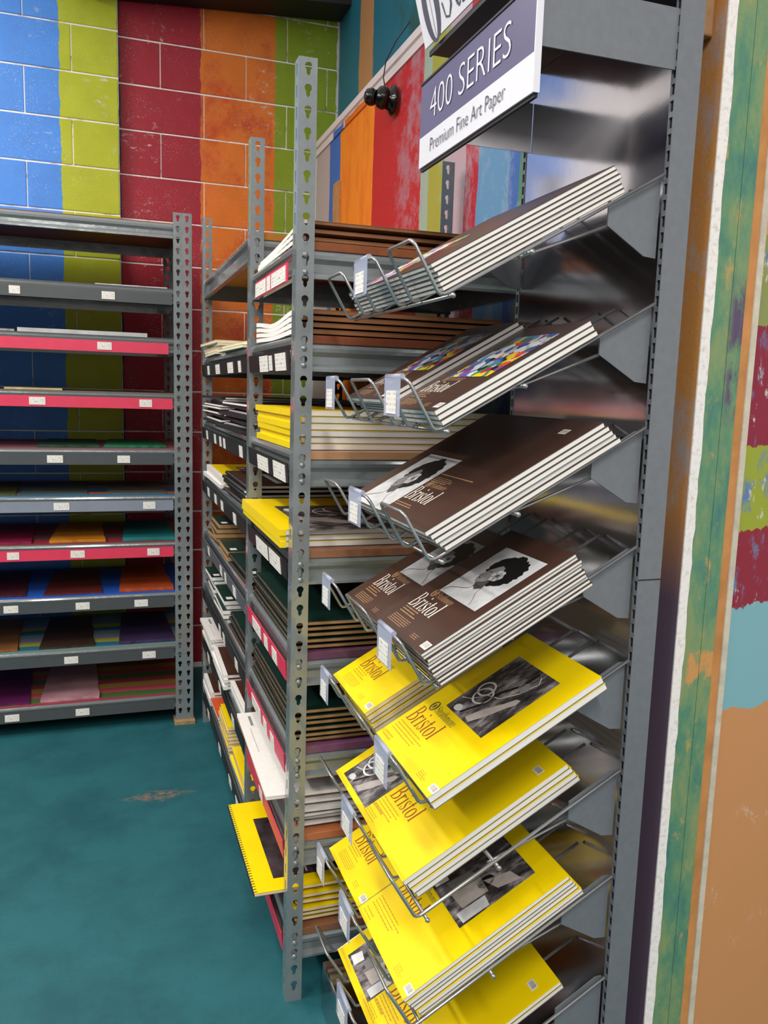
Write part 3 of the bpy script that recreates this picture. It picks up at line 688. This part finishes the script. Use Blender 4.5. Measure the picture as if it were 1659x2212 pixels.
# ------------------------------------------------------------------ wire shelves
WY = [(1.19, 1.305), (1.375, 1.50), (1.575, 1.68)]
TAGS = {0: [1], 1: [0, 2], 2: [1], 3: [0, 2], 4: [0, 2], 5: [1], 6: [1, 2], 7: [1]}
br_prof = [(-.003, 0), (-.016, 0), (-.098, -.047), (-.098, -.080), (-.026, -.122), (-.003, -.124)]
lipd = Vector((-.05*math.cos(0), 0, 0))
for k in range(8):
    M = rackM(k); M.translation -= Vector((-math.sin(T_), 0, math.cos(T_)))*.0035
    ws = thing('wire_shelf', f'sloping chrome wire pad shelf with looped front lip, {TIER[k] if k in (0,7) else TIER[k]} tier of the rack', 'wire shelf', M, 'wire shelves of the display rack')
    # lip direction in shelf coordinates (world -.049 x, +.079 z)
    lw = Vector((-.049, 0, .079)); lip = Vector((lw.x*math.cos(T_)+lw.z*math.sin(T_), 0, -lw.x*math.sin(T_)+lw.z*math.cos(T_)))
    for q, (a, b) in enumerate(WY):
        def bendpts(y): return [(.437, y, 0), (.02, y, 0), (.006, y, .0005), (-.001, y, .004), tuple(Vector((-.003, y, .009))), tuple(Vector((-.001, y, .0))+lip*.90)]
        A = bendpts(a); B = bendpts(b); tl = Vector((-.001, 0, 0))+lip
        P = A + [(tl.x, a+.004, tl.z-.003), (tl.x, a+.011, tl.z), (tl.x, b-.011, tl.z), (tl.x, b-.004, tl.z-.003)] + B[::-1]
        MB().tube(P, .0031, 8).build('wire_loop', CHROME, ws)
        if q in TAGS[k]:
            yc = (a+b)/2; h = MB(); ld = Vector((math.sin(T_), 0, math.cos(T_))); nrm = Vector((-math.cos(T_), 0, math.sin(T_)))
            wdt = (b-a)*.5 if k not in (1,) else (b-a)*.52
            wy0 = yc-wdt*.62; wy1 = yc+wdt*.62
            def pt(t, y, off): v = tl - ld*t + nrm*off; return (v.x, y, v.z)
            for off0, off1 in ((.0042, .0052),):
                v8 = [pt(t, y, o_) for o_ in (off0, off1) for t in (-.004, .058) for y in (wy0, wy1)]
                b0 = len(h.v); h.v += v8
                for f in ((0, 1, 3, 2), (4, 6, 7, 5), (0, 4, 5, 1), (2, 3, 7, 6), (0, 2, 6, 4), (1, 5, 7, 3)): h.f.append(tuple(b0+i for i in f)); h.m.append(0); h.smooth.append(False)
            h.tube([pt(-.004, wy0, .001), pt(-.004, wy1, .001)], .0048, 8)
            ho = h.build('tag_holder', CLEAR, ws)
            # paper label inside the holder, oriented box
            bx = MB().box(-.0005, .0005, 0, (wy1-wy0)*.62, 0, .036)
            l = bx.build('price_label', LABEL, ho)
            X = nrm; Zv = ld
            Ml = Matrix((X, (0, 1, 0), Zv)).transposed().to_4x4(); Ml.translation = Vector(pt(.054, wy0+(wy1-wy0)*.19, .0062))
            l.matrix_local = Ml
    for s, r in ((.012, .003), (.16, .0034)):
        MB().tube([(s, WY[0][0]-.012, -.0062), (s, WY[-1][1]+.012, -.0062)], r, 8).build('cross_wire', CHROME, ws)
    for s, r in ((.012, .0045), (.16, .005)):
        mb = MB()
        mb.lathe([(0, -r), (r*.7, -r*.7), (r, 0), (r*.7, r*.7), (0, r)], 10, (s, WY[0][0]-.012, -.0062)); mb.build('wire_end', CHROME, ws)
    for y in (RYN+.002, RYF-.006):
        # strut from the bracket to the middle cross wire, and the bracket plate, given in world offsets then brought to local
        def loc(x, z, yy): v = M.inverted() @ Vector((x, yy, z)); return tuple(v)
        zb = 1.8305-.204*k
        mb = MB(); prof = [(RX+p, zb+q2) for p, q2 in br_prof]
        vs = [loc(x, z, yy) for yy in (y, y+.003) for x, z in prof]; n = len(prof); b0 = len(mb.v); mb.v += vs
        for i in range(n): mb.f.append((b0+i, b0+(i+1) % n, b0+n+(i+1) % n, b0+n+i)); mb.m.append(0); mb.smooth.append(False)
        mb.f += [tuple(range(b0, b0+n))[::-1], tuple(range(b0+n, b0+2*n))]; mb.m += [0, 0]; mb.smooth += [False]*2
        mb.build('bracket', RACK, ws)
        yo = WY[0][0] if y < 1.4 else WY[-1][1]
        MB().tube([loc(RX-.090, zb-.078, y+.004), (.165, y+.004, -.008), (.150, y+.004, -.006)], .0028, 8).build('strut', CHROME, ws)
# ------------------------------------------------------------------ header signs
PURP = plain('#5f5a7e', .35, 0, .03, 8, name='purple_sign'); SIGNW = plain('#e6e6ef', .35, 0, .02, 8, name='white_sign')
INKS = plain('#4a4a5e', .5, 0, .02, 20, name='slate_ink')
def text_mesh(body, mat, size, off=0, sx=1.0):
    c = bpy.data.curves.new('lettering', 'FONT'); c.body = body; c.size = size; c.offset = off; c.extrude = .00012; c.resolution_u = 4
    o = bpy.data.objects.new('tmp', c); COL.objects.link(o); bpy.context.view_layer.update()
    dg = bpy.context.evaluated_depsgraph_get(); me = bpy.data.meshes.new_from_object(o.evaluated_get(dg)); me.name = 'lettering'
    bpy.data.objects.remove(o); me.materials.clear(); me.materials.append(mat)
    for v in me.vertices: v.co.x *= sx
    return me
SX_, SZ0, SZ1 = .62, 1.928, 2.087
SY0, SY1 = 1.19, 1.668
hd = thing('header_sign', 'purple and white 400 SERIES header sign box on the display rack', 'sign', (SX_, SY0, SZ0))
SL = SY1-SY0; ZB = .058
MB().box(0, .003, 0, SL, ZB, SZ1-SZ0).build('sign_panel', PURP, hd); MB().box(-.0005, .003, 0, SL, 0, ZB).build('sign_band', SIGNW, hd)
MB().box(-.001, .010, -.004, -.001, 0, SZ1-SZ0).build('edge_trim', SIGNW, hd)
MB().box(.0035, .009, 0, SL, -.006, .006).build('lower_rail', BLACK, hd); MB().box(-.002, .006, 0, SL, SZ1-SZ0, SZ1-SZ0+.004).build('upper_rail', BLACK, hd)
GALV = NT('galvanised_steel'); _p, _x = GALV.pos(); GALV = GALV.done(lin('#a8a8aa'), .28, .9, GALV.noise(_p, 200), .05)
MB().box(.008, RX-SX_, 0, .003, .068, SZ1-SZ0).build('side_plate', RACK, hd)
MB().box(.008, RX-SX_, SL-.003, SL, .060, SZ1-SZ0).build('side_plate', GALV, hd)
def put_text(body, mat, size, off, y_right, z, parent, x=-.0015, width=None):
    full = text_mesh(body, mat, size, off); xs = [v.co.x for v in full.vertices]; fw_, fx = max(xs)-min(xs), min(xs); k = width/fw_
    bpy.data.meshes.remove(full)
    words = body.split(' ')
    for i in range(len(words)):
        rest = text_mesh(' '.join(words[i:]), mat, size, off); rx = [v.co.x for v in rest.vertices]; start = fw_-(max(rx)-min(rx)); bpy.data.meshes.remove(rest)
        me = text_mesh(words[i], mat, size, off); x0 = min(v.co.x for v in me.vertices)
        for v in me.vertices: v.co.x = (v.co.x-x0+start)*k
        o = link('lettering', me, parent)
        o.matrix_local = Matrix(((0, 0, -1, x), (-1, 0, 0, y_right), (0, 1, 0, z), (0, 0, 0, 1)))
put_text('400 SERIES', SIGNW, .080, -.0012, SL-.055, ZB+.022, hd, width=.345)
put_text('Premium Fine Art Paper', INKS, .037, -.0006, SL-.062, .019, hd, width=.325, x=-.002)
# upper header with the maker's name
h2 = thing('header_sign', 'white header sign with leaf emblem above the purple one', 'sign', Matrix.Translation((.625, 1.19, 2.158)) @ Matrix.Rotation(-.27, 4, 'Y'))
MB().box(0, .003, 0, .478, 0, .24).build('sign_panel', SIGNW, h2)
def trs(u, v): return (-.001, .478-u, v)
mb = MB()
EU, EV = .062, .058
P, W_ = arc(EU, EV, .027, .062, 0, 360, 34, .006, .021); stroke(mb, P, W_, trs, INKS); mb.build('emblem_ring', None, h2)
mb = MB(); stroke(mb, [(EU, EV-.055), (EU, EV+.02)], .0014, trs, INKS); blob(mb, trs, EU, EV+.026, .0085, .016, INKS, 1, .02); mb.build('emblem_leaf', None, h2)
mb = MB(); word(mb, 'Strathmore', trs, .104, .012, .155, INKS, .70); mb.build('lettering', None, h2)
cb = thing('canopy_board', 'black board under the white header sign', 'board', (.6365, 1.202, 2.148))
MB().box(0, RX-.638, 0, .462, 0, .006).build('board', BLACK, cb); MB().box(-.004, 0, 0, .462, -.004, .006).build('front_lip', BLACK, cb)
MB().box(0, RX-.638, 0, .003, .006, .3).build('side_plate', RACK, cb)
tag(MB().box(.70, .72, 1.21, 1.60, 2.158, 2.174).build('teal_stick', plain('#6fc2c4', .5, 0, .05, 10)), 'pale teal stick lying on the black board above the purple sign', 'stick')
# ------------------------------------------------------------------ pads on the steel shelving
def shelf_stack(z, x, y, L, W, n, T, cover, desc, where, group, pages=PAGES, back=BOARD, spine=None, coil=False, bend=None, jit=.006, rot=.02, colors=None, top=None, seed=0, Ts=None, shift=0.):
    zz = z+.0008
    for i in range(n):
        r = random.Random(seed*97+i); j = n-1-i; last = i == n-1
        cv = colors[i % len(colors)] if colors else cover
        t_ = Ts[i] if Ts else T
        lab = stack_label(j, n, desc, where)
        M = Matrix.Translation((x+r.uniform(-jit, jit), y+r.uniform(-jit, jit)+shift*i, zz+(.005 if coil else 0))) @ Matrix.Rotation(r.uniform(-rot, rot), 4, 'Z')
        b = None
        if bend: b = (lambda y_, i=i: bend(y_, i))
        pad(lab, M, L, W, t_, cv, pages, back, group, spine[i % len(spine)] if isinstance(spine, list) else spine, coil, b, top if last else None)
        zz += t_+(.0055 if coil else .0006)
NB = 'in the bay beside the wire rack'; FB = 'in the bay by the block wall'
# bay beside the wire rack
shelf_stack(1.79, .408, 1.81, .5, .52, 3, .0075, KRAFTC, 'curling kraft-covered pad', 'on the uppermost board', 'curling pads on the uppermost board', pages=KRAFTC, back=KRAFTC, spine=PAGES, bend=lambda y, i: .011*(1-y/.52)**2*(.3+.8*i), jit=.004, seed=1)
shelf_stack(1.593, .405, 1.83, .5, .50, 4, .0098, KRAFTC, 'white-edged kraft pad with wavy pages', 'under the red shelf tag', 'wavy pads under the red shelf tag', pages=KRAFTC, back=KRAFTC, spine=PAGES, bend=lambda y, i: .008*(1+math.cos(y*12))*(.3+i*.25), jit=.0005, rot=0, seed=2)
shelf_stack(1.339, .405, 1.83, .5, .46, 6, .0145, YELLOW, 'thick yellow-spined pad', 'above the white card labels', 'yellow-spined pads', spine=YELLOW, jit=.006, rot=.012, seed=3, shift=.004)
def green_txt(c, L, W, T):
    mb = MB(); tr = lambda u, v: (v, W-u, T+.0004)
    for i in range(7): rect(mb, tr, .20+i*.036, .20+i*.036+.012, .30, .317, INKW)
    rect(mb, tr, .06, W-.05, .26, .2612, INKW); mb.build('title', None, c)
def big_photo(kind, u0, u1, v0, v1):
    return lambda c, L, W, T: picture(c, kind, W, T, u0, u1, v0, v1)
shelf_stack(1.115, .375, 1.838, .45, .54, 3, .0135, YELLOW, 'broad yellow pad with grey photo', 'overhanging its shelf edge', 'broad yellow pads', spine=YELLOW, jit=.004, rot=.01, seed=4, top=big_photo('still', .16, .56, .06, .40))
shelf_stack(.875, .409, 1.81, .48, .54, 5, .0085, GREEN, 'dark green spiral pad with kraft backing', 'above the topmost long red strip', 'dark green spiral pads', pages=KRAFT, back=KRAFTC, coil=True, jit=.003, rot=.006, seed=5, top=lambda c, L, W, T: green_txt(c, L, W, T))
def photo_small(c, L, W, T): picture(c, 'portrait', W, T, W-.30, W-.03, .13, .36)
shelf_stack(.647, .409, 1.81, .48, .54, 6, .0085, GREEN, 'black-green spiral sketch pad', 'above the middle long red strip', 'black-green spiral pads', pages=KRAFT, back=KRAFTC, coil=True, jit=.003, rot=.006, seed=6, top=photo_small)
shelf_stack(.427, .418, 1.82, .46, .50, 5, .008, WHITE, 'white spiral pad', 'below the tilted blank white pad', 'white spiral pads', coil=True, jit=.012, seed=7)
M = Matrix.Translation((.350, 1.840, .427+.075)) @ Matrix.Rotation(-.02, 4, 'Z')
def wtxt(c, L, W, T):
    mb = MB(); tr = lambda u, v: (v, W-u, T+.0004)
    rect(mb, tr, .03, .10, .028, .036, plain('#8a8a8e', .5)); rect(mb, tr, .12, .28, .022, .024, plain('#b9b6b4', .5)); tag(mb.build('small_print', None, c), kind='stuff')
pad('blank white pad jutting out past the red strip, topmost on its stack', M, .46, .53, .010, WHITE, PAGES, KRAFTC, extra=wtxt)
def dark_photo(c, L, W, T):
    mb = MB(); e = [T+.0003]; tr = lambda u, v: (v, W-u, e[0]); DG = NT('dark_photo'); tc = DG.n('ShaderNodeTexCoord')
    nz = DG.noise(tc.outputs['Object'], 9, 5); DG = DG.done(DG.ramp(nz, [(.35, lin('#1a1517')), (.6, lin('#4a3f45')), (.75, lin('#7a7078'))]), .4)
    rect(mb, tr, .10, .40, .055, .36, DG); e[0] += .0003
    for i in range(9): blob(mb, tr, .27+i*.012, .20, .005, .012+.004*(i % 2), PHG[4], i, .3, 8)
    rect(mb, tr, .30, .39, .14, .145, PHG[4]); mb.build('picture', None, c)
shelf_stack(.184, .42, 1.815, .40, .45, 5, .0085, YELLOW, 'yellow spiral pad', 'under the wide dark-photo pad', 'yellow spiral pads', coil=True, pages=PAGESC, back=KRAFTC, jit=.01, seed=8)
pad('wide yellow spiral pad with dark photo jutting over the floor', Matrix.Translation((.325, 1.836, .184+.076)), .46, .45, .009, YELLOW, PAGESC, KRAFTC, coil=True, extra=dark_photo)
# bay by the block wall
CREAM = plain('#e2dcc2', .6, 0, .04, 20, name='cream_cover')
shelf_stack(1.593, .396, 3.08, .5, .42, 5, .0095, CREAM, 'cream pad', 'in the corner of the second board', 'cream pads by the block wall', pages=PAGESC, back=CREAM, jit=.010, rot=.04, seed=11)
shelf_stack(1.593, .40, 2.50, .5, .46, 2, .0095, CREAM, 'cream pad', 'next to the middle post', 'cream pads by the block wall', pages=PAGESC, back=CREAM, jit=.012, rot=.06, seed=12)
shelf_stack(1.339, .408, 3.05, .5, .47, 11, .0085, BLKC, 'black-covered white pad', 'of untidy pads in the corner', 'untidy black-spined pads', spine=[BLKC, None, None, BLKC, None], jit=.012, rot=.04, seed=13)
shelf_stack(1.339, .405, 2.45, .52, .50, 10, .0082, BLKC, 'grey-edged black pad', 'of untidy pads behind the middle post', 'untidy black-spined pads', spine=[BLKC, None, None, BLKC, None], jit=.022, rot=.05, seed=14)
shelf_stack(1.115, .40, 2.45, .46, .46, 5, .0088, BROWN, 'brown spiral pad with grey portrait', 'behind the middle post', 'brown spiral pads', coil=True, pages=PAGES, jit=.008, seed=15, top=big_photo('portrait', .12, .40, .10, .36))
shelf_stack(1.115, .395, 2.98, .46, .50, 3, .013, YELLOW, 'yellow pad with rolled white spine', 'in the corner of the fourth board', 'yellow pads by the block wall', spine=WHITE, jit=.006, seed=16, top=big_photo('still', .12, .42, .10, .34))
def gtext(c, L, W, T):
    mb = MB(); tr = lambda u, v: (v, W-u, T+.0004); small_lines(mb, tr, .02, L*.7, 6, W*.75, .004, .014, plain('#9ab0a0', .5), 3)
    rect(mb, tr, W-.055, W-.02, .012, .035, WHITE); tag(mb.build('small_print', None, c), kind='stuff')
shelf_stack(.875, .40, 3.12, .30, .23, 5, .0165, GREEN, 'small green spiral book', 'in the corner above the grey strip', 'small green books', pages=KRAFT, back=KRAFTC, jit=.01, rot=.06, seed=17, top=gtext)
shelf_stack(.875, .40, 2.84, .30, .24, 2, .018, GREEN, 'small green spiral book', 'midway along the grey strip', 'small green books', pages=KRAFT, back=KRAFTC, jit=.006, seed=18, top=gtext)
shelf_stack(.875, .405, 2.43, .40, .36, 3, .0085, GREEN, 'large green spiral pad', 'at the middle post end of the grey strip', 'large green pads', pages=KRAFT, back=KRAFTC, coil=True, jit=.006, seed=19, top=gtext)
shelf_stack(.647, .40, 3.25, .26, .20, 5, .016, GREEN, 'small green book', 'in the corner below the grey strip', 'small green books', pages=PAGES, jit=.008, seed=20, top=gtext)
shelf_stack(.647, .40, 2.92, .28, .26, 4, .0165, GREEN, 'small green book', 'midway below the grey strip', 'small green books', pages=PAGES, jit=.008, seed=21, top=gtext)
shelf_stack(.647, .405, 2.44, .40, .38, 4, .0085, GREEN, 'green pad with orange sheet below', 'at the middle post below the grey strip', 'large green pads', pages=KRAFT, back=ORANGEC, coil=True, jit=.006, seed=22)
BRC = plain('#4a2c22', .4, 0, .15, 12)
def btxt(c, L, W, T):
    mb = MB(); tr = lambda u, v: (v, W-u, T+.0004)
    for u, v, a, b in ((.02, .20, .05, .03), (.09, .19, .06, .03), (.03, .13, .04, .03), (.10, .10, .04, .03), (.05, .05, .07, .02)): rect(mb, tr, u, u+a, v, v+b, plain('#b5a498', .5))
    tag(mb.build('small_print', None, c), kind='stuff')
shelf_stack(.427, .385, 3.18, .32, .33, 5, .0125, WHITE, 'white-covered brown pad', 'in the corner of the second board up', 'white and brown pads', back=BRC, jit=.006, seed=23, spine=WHITE, top=wtxt)
shelf_stack(.427, .385, 2.80, .32, .33, 4, .0125, BRC, 'brown pad with white spine', 'midway along the second board up', 'white and brown pads', spine=WHITE, back=BRC, jit=.008, seed=24, top=btxt)
shelf_stack(.427, .40, 2.44, .32, .33, 3, .0125, BRC, 'brown pad with broad white spine', 'at the middle post on the second board up', 'white and brown pads', spine=WHITE, back=BRC, jit=.008, seed=25, top=btxt)
shelf_stack(.184, .395, 3.28, .32, .24, 4, .014, BRC, 'brown pad with white spine strip', 'in the corner of the lowest board', 'pads on the lowest board', spine=WHITE, back=BRC, jit=.006, seed=26, top=btxt)
shelf_stack(.184, .395, 3.05, .32, .21, 3, .013, ORANGEC, 'orange printed pad', 'beside the brown ones on the lowest board', 'pads on the lowest board', back=BRC, jit=.006, seed=27, top=btxt)
shelf_stack(.184, .395, 2.80, .32, .23, 8, .0125, YELLOW, 'yellow-edged pad', 'beside the orange ones on the lowest board', 'pads on the lowest board', pages=PAGESC, back=KRAFTC, jit=.004, seed=28, spine=None)
shelf_stack(.184, .402, 2.436, .34, .34, 3, .0125, YELLOW, 'yellow-covered pad', 'at the middle post on the lowest board', 'pads on the lowest board', pages=PAGESC, back=KRAFTC, jit=.006, seed=29, top=wtxt)
# ------------------------------------------------------------------ shelving unit against the block wall
YL, XL = 3.59, .318
left = thing('shelving_unit', 'grey keyhole steel shelving against the block wall holding coloured sheets', 'shelving', (0, 0, 0))
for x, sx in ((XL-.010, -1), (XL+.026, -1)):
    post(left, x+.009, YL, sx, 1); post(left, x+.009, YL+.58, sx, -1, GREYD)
post(left, -1.55, YL, 1, 1); post(left, -1.55, YL+.58, 1, -1, GREYD)
tag(MB().box(.272, .36, YL-.03, YL+.06, 0, .014).build('wood_shim', plain('#a98a62', .8, 0, .2, 40)), 'thin wooden shim under the posts of the block-wall shelving', 'wood block')
for o in left.children:
    if o.location.z == 0: o.location.z = .0145
LZ = [2.123, 1.864, 1.664, 1.438, 1.206, 1.012, .812, .591, .360, .1275]
LS = [None, None, 'r', 'r', None, 'g', 'r', None, None, None]
LD = [['#6a3414', '#8a4a1c'], ['#4a4a50', '#5a5a60'], ['#44464a', '#54565a'], ['#6a5a4c', '#7a6a58'], ['#8a4a5c', '#7a5a58'], ['#2a6a98', '#b0603a', '#2a5a78'], ['#7a3a3a', '#a8283c', '#6a5a5a'], ['#1a50b0', '#1f5ac0'], ['#6a8a80', '#2a6a88', '#a0a038', '#8a8ab0'], ['#9a3a4c', '#4a6a34', '#b84a5c', '#b08a3c']]
def stripe_deck(cols):
    t = NT('striped_deck_board'); P, X = t.pos(); y = t.math('ADD', X[1], t.math('MULTIPLY', t.noise(P, 4, 3), .03))
    return t.done(t.ramp(t.math('FRACT', t.math('MULTIPLY', y, 4.2)), [(i/len(cols), lin(c)) for i, c in enumerate(cols)], 'CONSTANT'), .6)
LLAB = {1: [(-.34, -.30), (.0, .05)], 2: [(-.02, .035)], 3: [(-.28, -.22), (.14, .19)], 4: [(-.22, -.16), (.05, .10)], 5: [(-.20, -.14), (.15, .20)], 6: [(-.38, -.335), (-.14, -.085), (.165, .215)], 7: [(-.40, -.345), (-.125, -.07), (.11, .165)], 8: [(-.175, -.12), (.14, .195)], 9: [(-.41, -.355), (-.135, -.08)]}
STG = plain('#8890a0', .35, 0, .04, 20)
for k, z in enumerate(LZ):
    dm = stripe_deck(LD[k]) if len(LD[k]) > 2 else deck_mat('deck_board', LD[k])
    MB().box(-1.54, XL-.004, YL+.012, YL+.572, z-.014, z+.004).build('shelf_board', dm, left)
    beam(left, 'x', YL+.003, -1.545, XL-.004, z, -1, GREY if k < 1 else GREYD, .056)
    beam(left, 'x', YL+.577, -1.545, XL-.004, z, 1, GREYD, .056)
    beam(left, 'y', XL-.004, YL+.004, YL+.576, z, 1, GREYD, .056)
    if k == 0: continue
    sm = {'r': REDSTRIP, 'g': STG}.get(LS[k])
    s = MB().box(-1.5, XL-(.045 if k != 2 else .06), -.0025, 0, -.044, 0).build('price_strip', sm or plain('#4a4e52', .4, 0, .05, 20), left); s.location = (0, YL+.0015, z-.018)
    for a, b in LLAB[k]:
        l = MB().box(0, b-a, -.0012, 0, 0, .03).build('price_label', LABEL, s); l.location = (a, -.003, -.036)
# coloured sheets
def sheet(label, k, x0, x1, y0, y1, h, thick=.004, group='loose sheets on the block-wall shelving', edge=None, n=1, rot=0.):
    z = LZ[k]+.0048
    mt = plain(h, .6, 0, .18, 9)
    t = MB(); r = random.Random(label); N = 10
    # ragged-edged stack of handmade paper
    prof = []
    for i in range(N+1): prof.append((x0+(x1-x0)*i/N, y0+r.uniform(-.004, .004)))
    for i in range(N+1): prof.append((x1+r.uniform(-.003, .003)-.02*i/N, y0+(y1-y0)*i/N))
    for i in range(N+1): prof.append((x1-.02-(x1-x0-.04)*i/N, y1))
    for i in range(N): prof.append((x0+.02-.02*(i+1)/N+r.uniform(-.003, .003)*0, y1-(y1-y0)*(i+1)/N*.98))
    t.prism(prof, 'z', z, z+thick)
    return tag(t.build('paper_sheet', mt), label, 'paper', group)
Yf = YL+.03
sheet('thin silver board on the shelf below the top shelf', 1, -.025, .256, Yf, 4.1, '#c9cbd0', .005)
sheet('wide white foil boards above the upper red strip', 2, -.318, .176, Yf, 4.1, '#c8c9cc', .016)
sheet('lower silver board under the white foil boards', 2, -.46, -.33, Yf, 4.1, '#9a9ca0', .008)
sheet('cream board on the shelf above the middle red strip', 3, -.373, -.158, Yf, 4.1, '#c8bc8c', .007)
sheet('dark green ragged paper on the pink shelf', 4, -.26, -.019, Yf+.02, 4.05, '#15402e', .010)
sheet('bright green ragged paper on the pink shelf', 4, -.001, .247, Yf+.02, 4.05, '#166a48', .011)
sheet('olive paper above the pale grey strip', 5, -.47, -.343, Yf, 4.1, '#59592a', .004)
sheet('grey-teal paper above the pale grey strip', 5, -.335, -.069, Yf, 4.1, '#4c5c5c', .004)
sheet('warm grey paper above the pale grey strip', 5, .005, .25, Yf, 4.1, '#5f5d58', .004)
sheet('magenta paper above the lower red strip', 6, -.478, -.288, Yf, 4.1, '#8c1440', .007)
sheet('orange-yellow paper stack above the lower red strip', 6, -.222, -.002, Yf, 4.1, '#c47a14', .011)
sheet('teal paper stack above the lower red strip', 6, .067, .293, Yf, 4.1, '#0f7a7c', .014)
sheet('dark maroon paper on the blue shelf', 7, -.486, -.316, Yf, 4.1, '#4a1424', .006)
sheet('dark brown-red paper on the blue shelf', 7, -.25, -.018, Yf, 4.1, '#5a1a18', .006)
sheet('rust orange paper stack on the blue shelf', 7, .05, .276, Yf, 4.1, '#b0481a', .014)
sheet('tan brown paper on the striped shelf', 8, -.494, -.354, Yf, 4.1, '#8a5a2c', .006)
sheet('dark chocolate paper on the striped shelf', 8, -.274, -.054, Yf, 4.1, '#3a2418', .007)
sheet('dark violet paper stack on the striped shelf', 8, .045, .281, Yf, 4.1, '#3a2a50', .013)
sheet('purple paper on the lowest shelf', 9, -.503, -.317, Yf, 4.1, '#5a1450', .007)
sheet('pale pink ragged paper on the lowest shelf', 9, -.275, -.039, Yf, 4.1, '#b98a94', .012)
# ------------------------------------------------------------------ black spot lamp on the ledge
lp = thing('spot_lamp', 'small black round spot lamp with cable on the white ledge', 'lamp', (XR-.014, 3.06, 2.535)); lp.scale = (.82, .82, .82)
GB = plain('#0c0c0e', .12, 0, .1, 20)
MB().lathe([(0, .001), (.062, .001), (.066, .006), (.06, .014), (.045, .022), (.04, .032)], 28, ax=(-1, 0, 0)).build('mount_plate', GB, lp)
MB().lathe([(.04, .03), (.048, .04), (.05, .055), (.044, .07), (.03, .08), (.026, .085)], 28, ax=(-1, 0, .1)).build('body', GB, lp)
MB().lathe([(.0, .07), (.026, .074), (.036, .09), (.038, .105), (.03, .123), (.014, .131), (0, .133)], 24, ax=(-1, .25, .1)).build('lens_ball', GB, lp)
MB().tube([(-.03, .02, .04), (-.04, .03, .10), (-.04, .0, .16), (-.02, -.08, .22), (.01, -.16, .27)], .0025, 6).build('cable', BLACK, lp)
